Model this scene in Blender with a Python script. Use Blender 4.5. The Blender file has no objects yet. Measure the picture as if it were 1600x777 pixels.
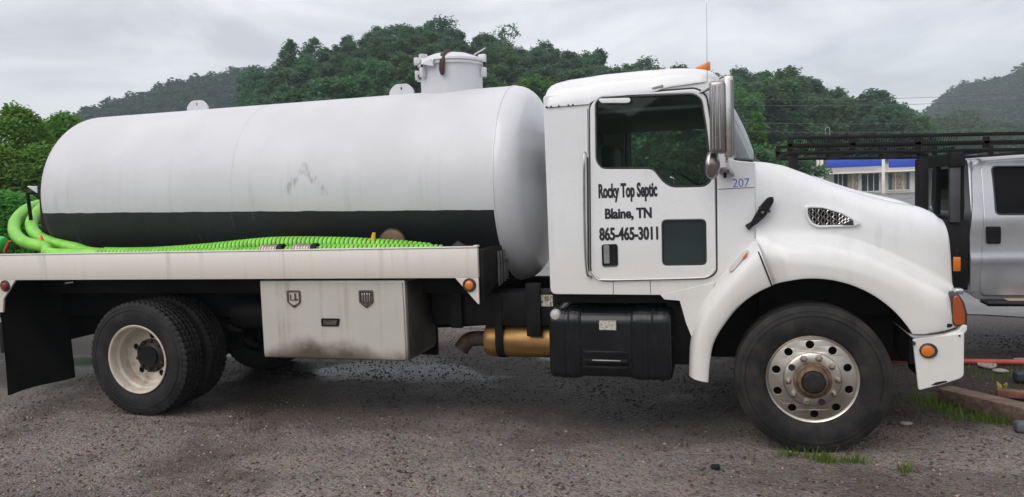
import bpy, bmesh, math, random
import numpy as np
from mathutils import Vector, Matrix
random.seed(4); rng = np.random.default_rng(4)
S = bpy.context.scene
COL = S.collection
R = math.radians

# ------------------------------------------------------------------ camera
CX, CD, CH, TH, PH, RO, FPX = -0.565, 5.484, 1.875, 0.2755, 0.0723, 0.036, 1182.0
EYE = np.array([CX, -CD, CH])
Fw = np.array([-math.sin(TH)*math.cos(PH), math.cos(TH)*math.cos(PH), -math.sin(PH)])
Rt = np.array([math.cos(TH), math.sin(TH), 0.0])
Up = np.cross(Rt, Fw)
R2 = Rt*math.cos(RO) - Up*math.sin(RO)
U2 = Rt*math.sin(RO) + Up*math.cos(RO)
cam = bpy.data.cameras.new('camera')
cam.sensor_width = 36; cam.lens = 36*FPX/1600
cam.clip_start = .05; cam.clip_end = 6000
camo = bpy.data.objects.new('camera', cam); COL.objects.link(camo)
M = Matrix.Identity(4)
for i in range(3):
    M[i][0] = R2[i]; M[i][1] = U2[i]; M[i][2] = -Fw[i]; M[i][3] = EYE[i]
camo.matrix_world = M
S.camera = camo

# ------------------------------------------------------------------ sky, sun, exposure
SUN_EL, SUN_AZ = R(47), R(204)
w = bpy.data.worlds.new('World'); S.world = w; w.use_nodes = True
nt = w.node_tree; nd = nt.nodes; lk = nt.links
for n in list(nd): nd.remove(n)
out = nd.new('ShaderNodeOutputWorld')
bg1 = nd.new('ShaderNodeBackground'); bg2 = nd.new('ShaderNodeBackground'); add = nd.new('ShaderNodeAddShader')
sky = nd.new('ShaderNodeTexSky'); sky.sky_type = 'NISHITA'; sky.sun_disc = False
sky.sun_elevation = SUN_EL; sky.sun_rotation = SUN_AZ
lk.new(sky.outputs[0], bg1.inputs[0]); bg1.inputs[1].default_value = 0.05
# a closed deck of cloud: brighter overhead (the CIE overcast law), with soft lumps
tc = nd.new('ShaderNodeTexCoord'); sp = nd.new('ShaderNodeSeparateXYZ')
lk.new(tc.outputs['Generated'], sp.inputs[0])
mx = nd.new('ShaderNodeMath'); mx.operation = 'MAXIMUM'; mx.inputs[1].default_value = 0.0
lk.new(sp.outputs['Z'], mx.inputs[0])
mp = nd.new('ShaderNodeMapping'); mp.inputs['Scale'].default_value = (1, 1, 3.0); mp.inputs['Location'].default_value = (3.3, 1.2, .4)
lk.new(tc.outputs['Generated'], mp.inputs[0])
nz = nd.new('ShaderNodeTexNoise'); nz.inputs['Scale'].default_value = 3.4; nz.inputs['Detail'].default_value = 5; nz.inputs['Roughness'].default_value = .55
nz.inputs['Distortion'].default_value = .35
lk.new(mp.outputs[0], nz.inputs[0])
cr = nd.new('ShaderNodeValToRGB'); cr.color_ramp.elements[0].position = .38; cr.color_ramp.elements[1].position = .60
cr.color_ramp.elements[0].color = (.555, .518, .505, 1); cr.color_ramp.elements[1].color = (.875, .825, .80, 1)
lk.new(nz.outputs[0], cr.inputs[0])
el = nd.new('ShaderNodeMath'); el.operation = 'MULTIPLY_ADD'; el.inputs[1].default_value = .30; el.inputs[2].default_value = .90
lk.new(mx.outputs[0], el.inputs[0])
lk.new(cr.outputs[0], bg2.inputs[0]); lk.new(el.outputs[0], bg2.inputs[1])
lk.new(bg1.outputs[0], add.inputs[0]); lk.new(bg2.outputs[0], add.inputs[1]); lk.new(add.outputs[0], out.inputs[0])
sl = bpy.data.lights.new('sun', 'SUN'); sl.energy = 1.5; sl.angle = R(52); sl.color = (1, .97, .93)
so = bpy.data.objects.new('sun', sl); COL.objects.link(so)
sd = Vector((math.sin(SUN_AZ)*math.cos(SUN_EL), math.cos(SUN_AZ)*math.cos(SUN_EL), math.sin(SUN_EL)))
so.rotation_euler = sd.to_track_quat('Z', 'Y').to_euler()
S.view_settings.view_transform = 'Standard'; S.view_settings.look = 'None'
S.view_settings.exposure = 0.10; S.view_settings.gamma = 1.0
try:
    S.cycles.max_bounces = 6; S.cycles.volume_bounces = 0; S.cycles.transparent_max_bounces = 12
except Exception: pass

# ------------------------------------------------------------------ helpers
def ray(px, py): return Fw + R2*(px-800)/FPX + U2*(388.5-py)/FPX
def at(px, py, Y):
    r = ray(px, py); return EYE + r*((Y-EYE[1])/r[1])
def atz(px, py, Z=0.0):
    r = ray(px, py); return EYE + r*((Z-EYE[2])/r[2])
def XZ(pts, Y): return [(at(x, y, Y)[0], at(x, y, Y)[2]) for x, y in pts]

WORLD = {}
def link(o, parent=None):
    COL.objects.link(o)
    if parent is not None: o.parent = parent
    return o
def wloc(o): return WORLD[o.name] if o is not None else Vector((0, 0, 0))
def tag(o, label=None, cat=None, group=None, kind=None):
    if label: o['label'] = label
    if cat: o['category'] = cat
    if group: o['group'] = group
    if kind: o['kind'] = kind
    return o
def empty(name, loc, label=None, cat=None, group=None):
    o = bpy.data.objects.new(name, None); o.empty_display_size = .2; link(o); o.location = loc
    WORLD[o.name] = Vector(loc)
    return tag(o, label, cat, group)

class G:
    """collects geometry of ONE mesh in world coordinates"""
    def __init__(s): s.v = []; s.f = []; s.m = []
    def addm(s, V, Fc, mi=0):
        b = len(s.v); s.v.extend([tuple(map(float, p)) for p in V])
        for f in Fc: s.f.append(tuple(int(i)+b for i in f)); s.m.append(mi)
        return s
    def bm(s, bm, mi=0):
        bm.verts.index_update()
        s.addm([v.co[:] for v in bm.verts], [[v.index for v in f.verts] for f in bm.faces], mi); bm.free(); return s
    def box(s, x0, x1, y0, y1, z0, z1, bev=0.0, seg=2, mi=0, rot=None):
        bm = bmesh.new(); bmesh.ops.create_cube(bm, size=1)
        for v in bm.verts: v.co = Vector(((v.co.x)*(x1-x0), (v.co.y)*(y1-y0), (v.co.z)*(z1-z0)))
        if bev > 0: bmesh.ops.bevel(bm, geom=bm.edges[:], offset=bev, segments=seg, affect='EDGES', profile=.5)
        c = Vector(((x0+x1)/2, (y0+y1)/2, (z0+z1)/2))
        for v in bm.verts: v.co = ((rot @ v.co) if rot is not None else v.co) + c
        return s.bm(bm, mi)
    def tube(s, pts, r, n=10, cap=True, mi=0):
        P = [Vector(p) for p in pts]; k = len(P)
        rr = [r]*k if np.isscalar(r) else list(r)
        V = []; Fc = []
        t = (P[1]-P[0]).normalized()
        a = Vector((0, 0, 1)) if abs(t.z) < .9 else Vector((0, 1, 0))
        u = t.cross(a).normalized()
        for i in range(k):
            t = (P[min(i+1, k-1)]-P[max(i-1, 0)]).normalized()
            u = (u - t*u.dot(t)).normalized(); v = t.cross(u)
            for j in range(n):
                an = 2*math.pi*j/n
                V.append(P[i]+(u*math.cos(an)+v*math.sin(an))*rr[i])
        for i in range(k-1):
            for j in range(n):
                Fc.append((i*n+j, i*n+(j+1) % n, (i+1)*n+(j+1) % n, (i+1)*n+j))
        if cap: Fc.append(tuple(range(n))[::-1]); Fc.append(tuple(range((k-1)*n, k*n)))
        return s.addm(V, Fc, mi)
    def lathe(s, prof, c, axis='Y', n=48, mi=0, close=False):
        """prof: (radius, along axis)"""
        V = []; Fc = []; k = len(prof)
        for r, h in prof:
            for j in range(n):
                a = 2*math.pi*j/n; p, q = r*math.cos(a), r*math.sin(a)
                if axis == 'Y': V.append((c[0]+p, c[1]+h, c[2]+q))
                elif axis == 'X': V.append((c[0]+h, c[1]+p, c[2]+q))
                else: V.append((c[0]+p, c[1]+q, c[2]+h))
        for i in range(k-1 + (1 if close else 0)):
            i2 = (i+1) % k
            for j in range(n): Fc.append((i*n+j, i*n+(j+1) % n, i2*n+(j+1) % n, i2*n+j))
        return s.addm(V, Fc, mi)
    def grid(s, rows, mi=0, closed=False):
        k = len(rows); n = len(rows[0]); V = [p for r in rows for p in r]; Fc = []
        for i in range(k-1):
            for j in range(n-1 + (1 if closed else 0)):
                Fc.append((i*n+j, i*n+(j+1) % n, (i+1)*n+(j+1) % n, (i+1)*n+j))
        return s.addm(V, Fc, mi)
    def plate(s, outline, holes, y0, y1, bev=0.0, mi=0, plane='XZ', seg=1):
        """flat panel with real holes; outline in (x,z), between y0 and y1"""
        cu = bpy.data.curves.new('c', 'CURVE'); cu.dimensions = '2D'; cu.fill_mode = 'BOTH'
        for pl in [outline]+list(holes):
            sp_ = cu.splines.new('POLY'); sp_.points.add(len(pl)-1)
            for p, (x, z) in zip(sp_.points, pl): p.co = (x, z, 0, 1)
            sp_.use_cyclic_u = True
        cu.extrude = max(abs(y1-y0)/2-bev, 1e-5); cu.bevel_depth = bev; cu.bevel_resolution = seg
        if bev: cu.offset = -bev
        ob = bpy.data.objects.new('c', cu); COL.objects.link(ob)
        dg = bpy.context.evaluated_depsgraph_get(); me = bpy.data.meshes.new_from_object(ob.evaluated_get(dg))
        ym = (y0+y1)/2
        V = [v.co for v in me.vertices]
        if plane == 'XZ': V2 = [(v.x, ym-v.z, v.y) for v in V]
        elif plane == 'YZ': V2 = [(ym+v.z, v.x, v.y) for v in V]
        else: V2 = [(v.x, v.y, ym+v.z) for v in V]
        s.addm(V2, [p.vertices[:] for p in me.polygons], mi)
        bpy.data.objects.remove(ob); bpy.data.meshes.remove(me); bpy.data.curves.remove(cu)
        return s
    def mirror(s, yc):
        """adds the mirror image about the plane y = yc"""
        n = len(s.v); b = [(x, 2*yc-y, z) for x, y, z in s.v]; fs = list(s.f); ms = list(s.m)
        s.v.extend(b)
        for f, m_ in zip(fs, ms): s.f.append(tuple(i+n for i in reversed(f))); s.m.append(m_)
        return s
    def warp(s, fn): s.v = [fn(*p) for p in s.v]; return s
    def build(s, name, mats, parent=None, ang=38, weld=0.0, recalc=True, origin=None):
        V = np.array(s.v, dtype=float)
        c = Vector(((V.min(0)+V.max(0))/2).tolist()) if origin is None else Vector(origin)
        me = bpy.data.meshes.new(name)
        me.from_pydata((V-np.array(c)).tolist(), [], s.f)
        if not isinstance(mats, (list, tuple)): mats = [mats]
        for m_ in mats: me.materials.append(m_)
        if len(mats) > 1: me.polygons.foreach_set('material_index', s.m)
        if weld or recalc:
            bm = bmesh.new(); bm.from_mesh(me)
            if weld: bmesh.ops.remove_doubles(bm, verts=bm.verts[:], dist=weld)
            if recalc: bmesh.ops.recalc_face_normals(bm, faces=bm.faces[:])
            bm.to_mesh(me); bm.free()
        if ang:
            me.polygons.foreach_set('use_smooth', [True]*len(me.polygons))
            me.set_sharp_from_angle(angle=R(ang))
        me.update()
        o = bpy.data.objects.new(name, me); link(o, parent)
        WORLD[o.name] = c; o.location = c - wloc(parent)
        return o

def round_poly(pts, rad, n=5):
    out_ = []; k = len(pts)
    rr = [rad]*k if np.isscalar(rad) else rad
    for i in range(k):
        p0, p, p1 = Vector(pts[i-1]), Vector(pts[i]), Vector(pts[(i+1) % k])
        a = (p0-p); b = (p1-p); r = min(rr[i], a.length*.45, b.length*.45)
        if r < 1e-4: out_.append((p.x, p.y)); continue
        A = p+a.normalized()*r; B = p+b.normalized()*r
        for j in range(n+1):
            t = j/n; q = A*(1-t)**2+p*2*t*(1-t)+B*t*t; out_.append((q.x, q.y))
    return out_
def circle(cx, cz, r, n=24, ax=1.0): return [(cx+r*ax*math.cos(2*math.pi*i/n), cz+r*math.sin(2*math.pi*i/n)) for i in range(n)]
def spline(pts, per=8):
    P = [np.array(p, float) for p in pts]; P = [2*P[0]-P[1]]+P+[2*P[-1]-P[-2]]; o = []
    for i in range(1, len(P)-2):
        for j in range(per):
            t = j/per; a, b, c, d = P[i-1], P[i], P[i+1], P[i+2]
            o.append(.5*((2*b)+(-a+c)*t+(2*a-5*b+4*c-d)*t*t+(-a+3*b-3*c+d)*t**3))
    o.append(P[-2]); return o
def text_g(txt, x0, x1, z0, z1, y, d=.0015, bold=0.0, shear=0.0):
    cu = bpy.data.curves.new('t', 'FONT'); cu.body = txt; cu.extrude = .01; cu.offset = bold; cu.shear = shear; cu.resolution_u = 3
    ob = bpy.data.objects.new('t', cu); COL.objects.link(ob)
    dg = bpy.context.evaluated_depsgraph_get(); me = bpy.data.meshes.new_from_object(ob.evaluated_get(dg))
    V = np.array([v.co[:] for v in me.vertices]); a = V.min(0); b = V.max(0)
    V2 = [(x0+(v[0]-a[0])/(b[0]-a[0])*(x1-x0), y-(v[2]-a[2])/(b[2]-a[2])*d, z0+(v[1]-a[1])/(b[1]-a[1])*(z1-z0)) for v in V]
    g = G().addm(V2, [p.vertices[:] for p in me.polygons])
    if bold > 0: g.addm([(x+.0035, y_-.0004, z) for x, y_, z in V2], [p.vertices[:] for p in me.polygons])      # a second pass thickens the strokes
    bpy.data.objects.remove(ob); bpy.data.meshes.remove(me); bpy.data.curves.remove(cu); return g

# ------------------------------------------------------------------ materials
def newmat(name):
    m = bpy.data.materials.new(name); m.use_nodes = True
    n = m.node_tree.nodes; b = n['Principled BSDF']; return m, n, m.node_tree.links, b
def mix(n, l, fac, a, b):
    x = n.new('ShaderNodeMix'); x.data_type = 'RGBA'
    if isinstance(fac, (int, float)): x.inputs[0].default_value = fac
    else: l.new(fac, x.inputs[0])
    for s_, i in ((a, 6), (b, 7)):
        if isinstance(s_, tuple): x.inputs[i].default_value = (*s_[:3], 1)
        else: l.new(s_, x.inputs[i])
    return x.outputs[2]
def mathn(n, l, op, a, b=None, c=None, clamp=False):
    x = n.new('ShaderNodeMath'); x.operation = op; x.use_clamp = clamp
    for i, s_ in enumerate((a, b, c)):
        if s_ is None: continue
        if isinstance(s_, (int, float)): x.inputs[i].default_value = s_
        else: l.new(s_, x.inputs[i])
    return x.outputs[0]
def noise(n, l, vec, scale, detail=4, rough=.55, dist=0.0):
    x = n.new('ShaderNodeTexNoise'); x.inputs['Scale'].default_value = scale; x.inputs['Detail'].default_value = detail
    x.inputs['Roughness'].default_value = rough; x.inputs['Distortion'].default_value = dist
    if vec is not None: l.new(vec, x.inputs[0])
    return x.outputs[0]
def ramp(n, l, fac, p0, p1, inv=False):
    x = n.new('ShaderNodeMapRange'); x.interpolation_type = 'SMOOTHSTEP'
    x.inputs[1].default_value = p0; x.inputs[2].default_value = p1
    x.inputs[3].default_value = 1.0 if inv else 0.0; x.inputs[4].default_value = 0.0 if inv else 1.0
    l.new(fac, x.inputs[0]); return x.outputs[0]
def coord(n, l, scale=(1, 1, 1), geo=False):
    if geo:
        t = n.new('ShaderNodeNewGeometry'); o = t.outputs['Position']
    else:
        t = n.new('ShaderNodeTexCoord'); o = t.outputs['Object']
    m_ = n.new('ShaderNodeMapping'); m_.inputs['Scale'].default_value = scale; l.new(o, m_.inputs[0]); return m_.outputs[0]
def bump(n, l, b, h, strength, dist=.01):
    x = n.new('ShaderNodeBump'); x.inputs['Strength'].default_value = strength; x.inputs['Distance'].default_value = dist
    l.new(h, x.inputs['Height']); l.new(x.outputs[0], b.inputs['Normal']); return x

def simple(name, col, rough=.5, metal=0.0, var=.12, scale=6.0, dirt=None, dirt_amt=.5, bmp=0.0, bscale=60, coat=0.0, stretch=(1, 1, 1), spec=.5):
    m, n, l, b = newmat(name)
    v = coord(n, l, stretch); nz_ = noise(n, l, v, scale, 5)
    c = mix(n, l, ramp(n, l, nz_, .3, .7), tuple(x*(1-var) for x in col), tuple(min(1, x*(1+var)) for x in col))
    if dirt is not None:
        d = noise(n, l, v, scale*.45, 6, .65, .4)
        c = mix(n, l, mathn(n, l, 'MULTIPLY', ramp(n, l, d, .5, .78), dirt_amt), c, dirt)
    l.new(c, b.inputs['Base Color'])
    l.new(mathn(n, l, 'MULTIPLY_ADD', nz_, .22, rough-.11), b.inputs['Roughness'])
    b.inputs['Metallic'].default_value = metal; b.inputs['Specular IOR Level'].default_value = spec
    b.inputs['Coat Weight'].default_value = coat
    if bmp: bump(n, l, b, noise(n, l, v, bscale, 3), bmp, .004)
    return m

def white_paint(name, col=(.80, .80, .785), dirtcol=(.42, .36, .28), streak=.3, rough=.34, low=None):
    """old white paint: rain streaks, specks, a film of road dirt on the lower panels"""
    m, n, l, b = newmat(name)
    v = coord(n, l, (1, 1, 1), True); vs = coord(n, l, (14, 14, .55), True)
    blot = noise(n, l, v, 1.7, 5, .6); st = noise(n, l, vs, 1.0, 4, .6); sp_ = noise(n, l, v, 46, 2)
    c = mix(n, l, ramp(n, l, blot, .3, .75), col, tuple(x*.9 for x in col))
    f = mathn(n, l, 'MULTIPLY', ramp(n, l, st, .5, .82), ramp(n, l, blot, .35, .7))
    c = mix(n, l, mathn(n, l, 'MULTIPLY', f, streak), c, dirtcol)
    c = mix(n, l, mathn(n, l, 'MULTIPLY', ramp(n, l, sp_, .72, .8), .3), c, dirtcol)
    if low is not None:                                     # splash dirt thrown up from the road
        s3 = n.new('ShaderNodeSeparateXYZ'); l.new(v, s3.inputs[0])
        h = mathn(n, l, 'MULTIPLY_ADD', mathn(n, l, 'SUBTRACT', blot, .5), .5, s3.outputs['Z'])
        c = mix(n, l, mathn(n, l, 'MULTIPLY', ramp(n, l, h, low[0], low[1], True), low[2]), c, low[3])
    l.new(c, b.inputs['Base Color'])
    l.new(mathn(n, l, 'MULTIPLY_ADD', blot, .25, rough-.1), b.inputs['Roughness'])
    b.inputs['Coat Weight'].default_value = .5; b.inputs['Coat Roughness'].default_value = .10
    bump(n, l, b, noise(n, l, v, 2.3, 2), .08, .03)
    return m

M_cab = white_paint('cab_white_paint', (.79, .805, .815), streak=.42, rough=.26, low=(1.05, 1.75, .35, (.58, .53, .42)))
M_rail = white_paint('bed_white_paint', (.80, .775, .72), (.30, .23, .16), .8, .5, low=(1.1, 1.7, .42, (.5, .41, .31)))
def tank_paint():
    m, n, l, b = newmat('tank_paint')
    v = coord(n, l, (1, 1, 1), True); vs = coord(n, l, (9, 5, .5), True)
    blot = noise(n, l, v, 1.1, 5, .6); st = noise(n, l, vs, 1.2, 5, .62)
    s3 = n.new('ShaderNodeSeparateXYZ'); l.new(v, s3.inputs[0]); X, Y, Z = s3.outputs
    white = mix(n, l, ramp(n, l, blot, .3, .75), (.62, .63, .65), (.55, .557, .575))
    f = mathn(n, l, 'MULTIPLY', ramp(n, l, st, .5, .8), ramp(n, l, Z, 1.9, 2.5, True))
    white = mix(n, l, mathn(n, l, 'MULTIPLY', f, .36), white, (.36, .31, .25))
    # rubbed scuff where the hose reel has scraped the paint
    gx = mathn(n, l, 'ABSOLUTE', mathn(n, l, 'ADD', X, 4.05)); gz = mathn(n, l, 'ABSOLUTE', mathn(n, l, 'SUBTRACT', Z, 2.07))
    arch = mathn(n, l, 'ABSOLUTE', mathn(n, l, 'SUBTRACT', mathn(n, l, 'MULTIPLY_ADD', gx, 1.2, gz if False else mathn(n, l, 'SUBTRACT', Z, 2.0)), .17))
    am = mathn(n, l, 'MULTIPLY', ramp(n, l, arch, .03, .075, True), mathn(n, l, 'MULTIPLY', ramp(n, l, gx, .2, .27, True), ramp(n, l, Z, 1.88, 1.96)))
    sc = noise(n, l, coord(n, l, (22, 10, 7), True), 1.0, 5, .7)
    white = mix(n, l, mathn(n, l, 'MULTIPLY', mathn(n, l, 'MULTIPLY', am, ramp(n, l, sc, .42, .62)), .6), white, (.25, .25, .27))
    # lower flank painted black green, with long drips
    edge = mathn(n, l, 'MULTIPLY_ADD', mathn(n, l, 'ADD', X, 4.6), -.022, 1.80)
    edge = mathn(n, l, 'ADD', edge, mathn(n, l, 'MULTIPLY', mathn(n, l, 'SUBTRACT', noise(n, l, coord(n, l, (6, 1, 1), True), 1, 3), .5), .018))
    dk = mathn(n, l, 'MULTIPLY', mathn(n, l, 'LESS_THAN', Z, edge), mathn(n, l, 'LESS_THAN', X, -2.352))
    drip = noise(n, l, coord(n, l, (38, 4, .35), True), 1.0, 4, .7)
    black = mix(n, l, ramp(n, l, blot, .35, .7), (.010, .013, .0145), (.018, .022, .0245))
    black = mix(n, l, mathn(n, l, 'MULTIPLY', mathn(n, l, 'MULTIPLY', ramp(n, l, drip, .60, .80), ramp(n, l, blot, .42, .6)), .45), black, (.3, .29, .27))
    l.new(mix(n, l, dk, white, black), b.inputs['Base Color'])
    l.new(mathn(n, l, 'ADD', mathn(n, l, 'MULTIPLY_ADD', blot, .25, .3), mathn(n, l, 'MULTIPLY', dk, .22)), b.inputs['Roughness'])
    b.inputs['Coat Weight'].default_value = .0
    bump(n, l, b, noise(n, l, v, 1.5, 3), .25, .05)
    return m
M_tank = tank_paint()
M_headp = white_paint('tank_head_paint', (.64, .65, .675), (.34, .32, .30), .35, .36)
M_black = simple('black_chassis_paint', (.008, .008, .009), .6, 0, .4, 5, (.03, .026, .023), .6, spec=.22)
M_gloss = simple('gloss_black_plastic', (.006, .007, .009), .26, 0, .3, 3, (.025, .023, .021), .35, coat=.1, spec=.35)
M_matt = simple('matt_black_rubber', (.012, .012, .013), .75, 0, .3, 5, (.035, .032, .03), .5, bmp=.2, spec=.25)
M_flap = simple('mud_flap_rubber', (.014, .0145, .014), .65, 0, .3, 3, (.035, .035, .030), .8, bmp=.2, stretch=(1, 1, .6), spec=.25)
M_seal = simple('door_seal_rubber', (.03, .03, .03), .6)
M_chrome = simple('stainless_steel', (.62, .61, .60), .22, 1.0, .1, 4, (.3, .27, .25), .4)
M_mirror = simple('brushed_mirror_shell', (.34, .32, .32), .28, 1.0, .15, 3, (.16, .14, .13), .5, stretch=(8, 8, .6))
M_alu = simple('weathered_aluminium', (.60, .56, .50), .38, 1.0, .16, 5, (.20, .15, .10), .75)
M_rimw = simple('cream_rim_paint', (.52, .46, .385), .5, 0, .15, 6, (.14, .09, .055), .95)
M_hub = simple('oily_hub_iron', (.02, .018, .017), .5, .3, .4, 20, (.10, .06, .035), .7, bmp=.3)
M_hubbrown = simple('rusty_hub', (.16, .11, .07), .55, .5, .4, 22, (.05, .04, .03), .8, bmp=.3)
M_nut = simple('steel_lug_nut', (.42, .36, .31), .35, 1.0, .3, 60, (.2, .1, .05), .6)
M_dark = simple('dark_opening', (.006, .006, .006), .9)
M_box = white_paint('tool_box_paint', (.72, .695, .625), (.27, .20, .12), 1.0, .34, low=(.57, .76, .95, (.10, .075, .05)))
M_box.node_tree.nodes['Principled BSDF'].inputs['Metallic'].default_value = .5
M_latch = simple('rusted_latch', (.12, .10, .085), .5, .6, .4, 40, (.2, .1, .05), .6)
M_brass = simple('heat_tinted_muffler', (.40, .235, .09), .48, .8, .25, 4, (.16, .08, .03), .7, stretch=(.6, 4, 4))
M_rust = simple('rusty_pipe', (.05, .034, .026), .75, .2, .5, 14, (.12, .05, .02), .6, bmp=.4)
M_rustdisc = simple('rust_brown_plate', (.16, .085, .06), .55, .3, .3, 7, (.07, .04, .03), .6)
M_green = simple('lime_hose_plastic', (.21, .60, .055), .38, 0, .15, 9, (.15, .26, .06), .85, coat=.15)
M_greend = simple('hose_groove', (.035, .09, .02), .5, 0, .3, 20)
M_orange = simple('orange_plastic', (.85, .22, .02), .45)
M_yellow = simple('yellow_plastic', (.85, .47, .03), .45)
M_redp = simple('red_plastic', (.55, .05, .03), .45)
M_letter = simple('black_vinyl_letters', (.012, .012, .015), .5)
M_blueink = simple('blue_ink', (.10, .18, .55), .6)
M_interior = simple('cab_trim', (.055, .06, .068), .8)
M_silver = simple('silver_car_paint', (.46, .47, .49), .33, .6, .06, 3, (.3, .29, .28), .3, coat=.5)
M_sticker = None

def glass(name, tint=(.75, .9, .85), rough=.02, ior=1.28):
    m, n, l, b = newmat(name)
    b.inputs['Base Color'].default_value = (*tint, 1); b.inputs['Roughness'].default_value = rough
    # thin sheet: clear film over a mirror-like surface
    tr = n.new('ShaderNodeBsdfTransparent'); tr.inputs[0].default_value = (*tint, 1)
    gl = n.new('ShaderNodeBsdfGlossy'); gl.inputs['Roughness'].default_value = rough
    fr = n.new('ShaderNodeFresnel'); fr.inputs[0].default_value = ior
    ms = n.new('ShaderNodeMixShader'); l.new(fr.outputs[0], ms.inputs[0]); l.new(tr.outputs[0], ms.inputs[1]); l.new(gl.outputs[0], ms.inputs[2])
    nzz = noise(n, l, coord(n, l), 3, 2); bp = n.new('ShaderNodeBump'); bp.inputs['Strength'].default_value = .02; l.new(nzz, bp.inputs['Height'])
    l.new(bp.outputs[0], gl.inputs['Normal'])
    l.new(ms.outputs[0], n['Material Output'].inputs[0]); return m
M_glass = glass('tinted_cab_glass', (.90, .96, .92), .02, 1.33)
M_wind = glass('windscreen_glass', (.62, .80, .76), .03, 1.6)
M_tint = glass('dark_privacy_glass', (.10, .11, .12))
M_smallwin = simple('dark_green_glass', (.02, .034, .035), .12, 0, .2, 2)
def lens(name, col):
    m, n, l, b = newmat(name)
    v = coord(n, l); wv = n.new('ShaderNodeTexWave'); wv.inputs['Scale'].default_value = 60; l.new(v, wv.inputs[0])
    l.new(mix(n, l, wv.outputs[1], col, tuple(x*.75 for x in col)), b.inputs['Base Color'])
    b.inputs['Roughness'].default_value = .18; b.inputs['Coat Weight'].default_value = .5
    bump(n, l, b, wv.outputs[1], .15, .002); return m
M_amber = lens('amber_lens', (.75, .20, .02)); M_amberd = lens('dark_amber_lens', (.40, .075, .015)); M_red = lens('red_lens', (.28, .012, .012))

def tyre_mat(name, dust):
    m, n, l, b = newmat(name); v = coord(n, l)
    a = noise(n, l, v, 5, 6, .65); f = noise(n, l, v, 60, 3)
    c = mix(n, l, ramp(n, l, a, .4, .72), (.012, .012, .0125), dust); b.inputs['Specular IOR Level'].default_value = .3
    l.new(c, b.inputs['Base Color']); l.new(mathn(n, l, 'MULTIPLY_ADD', a, .2, .55), b.inputs['Roughness'])
    bump(n, l, b, f, .15, .004); return m
M_tyre = tyre_mat('tyre_rubber', (.032, .030, .028))
M_tyref = tyre_mat('dusty_tyre_rubber', (.040, .035, .031))

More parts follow.
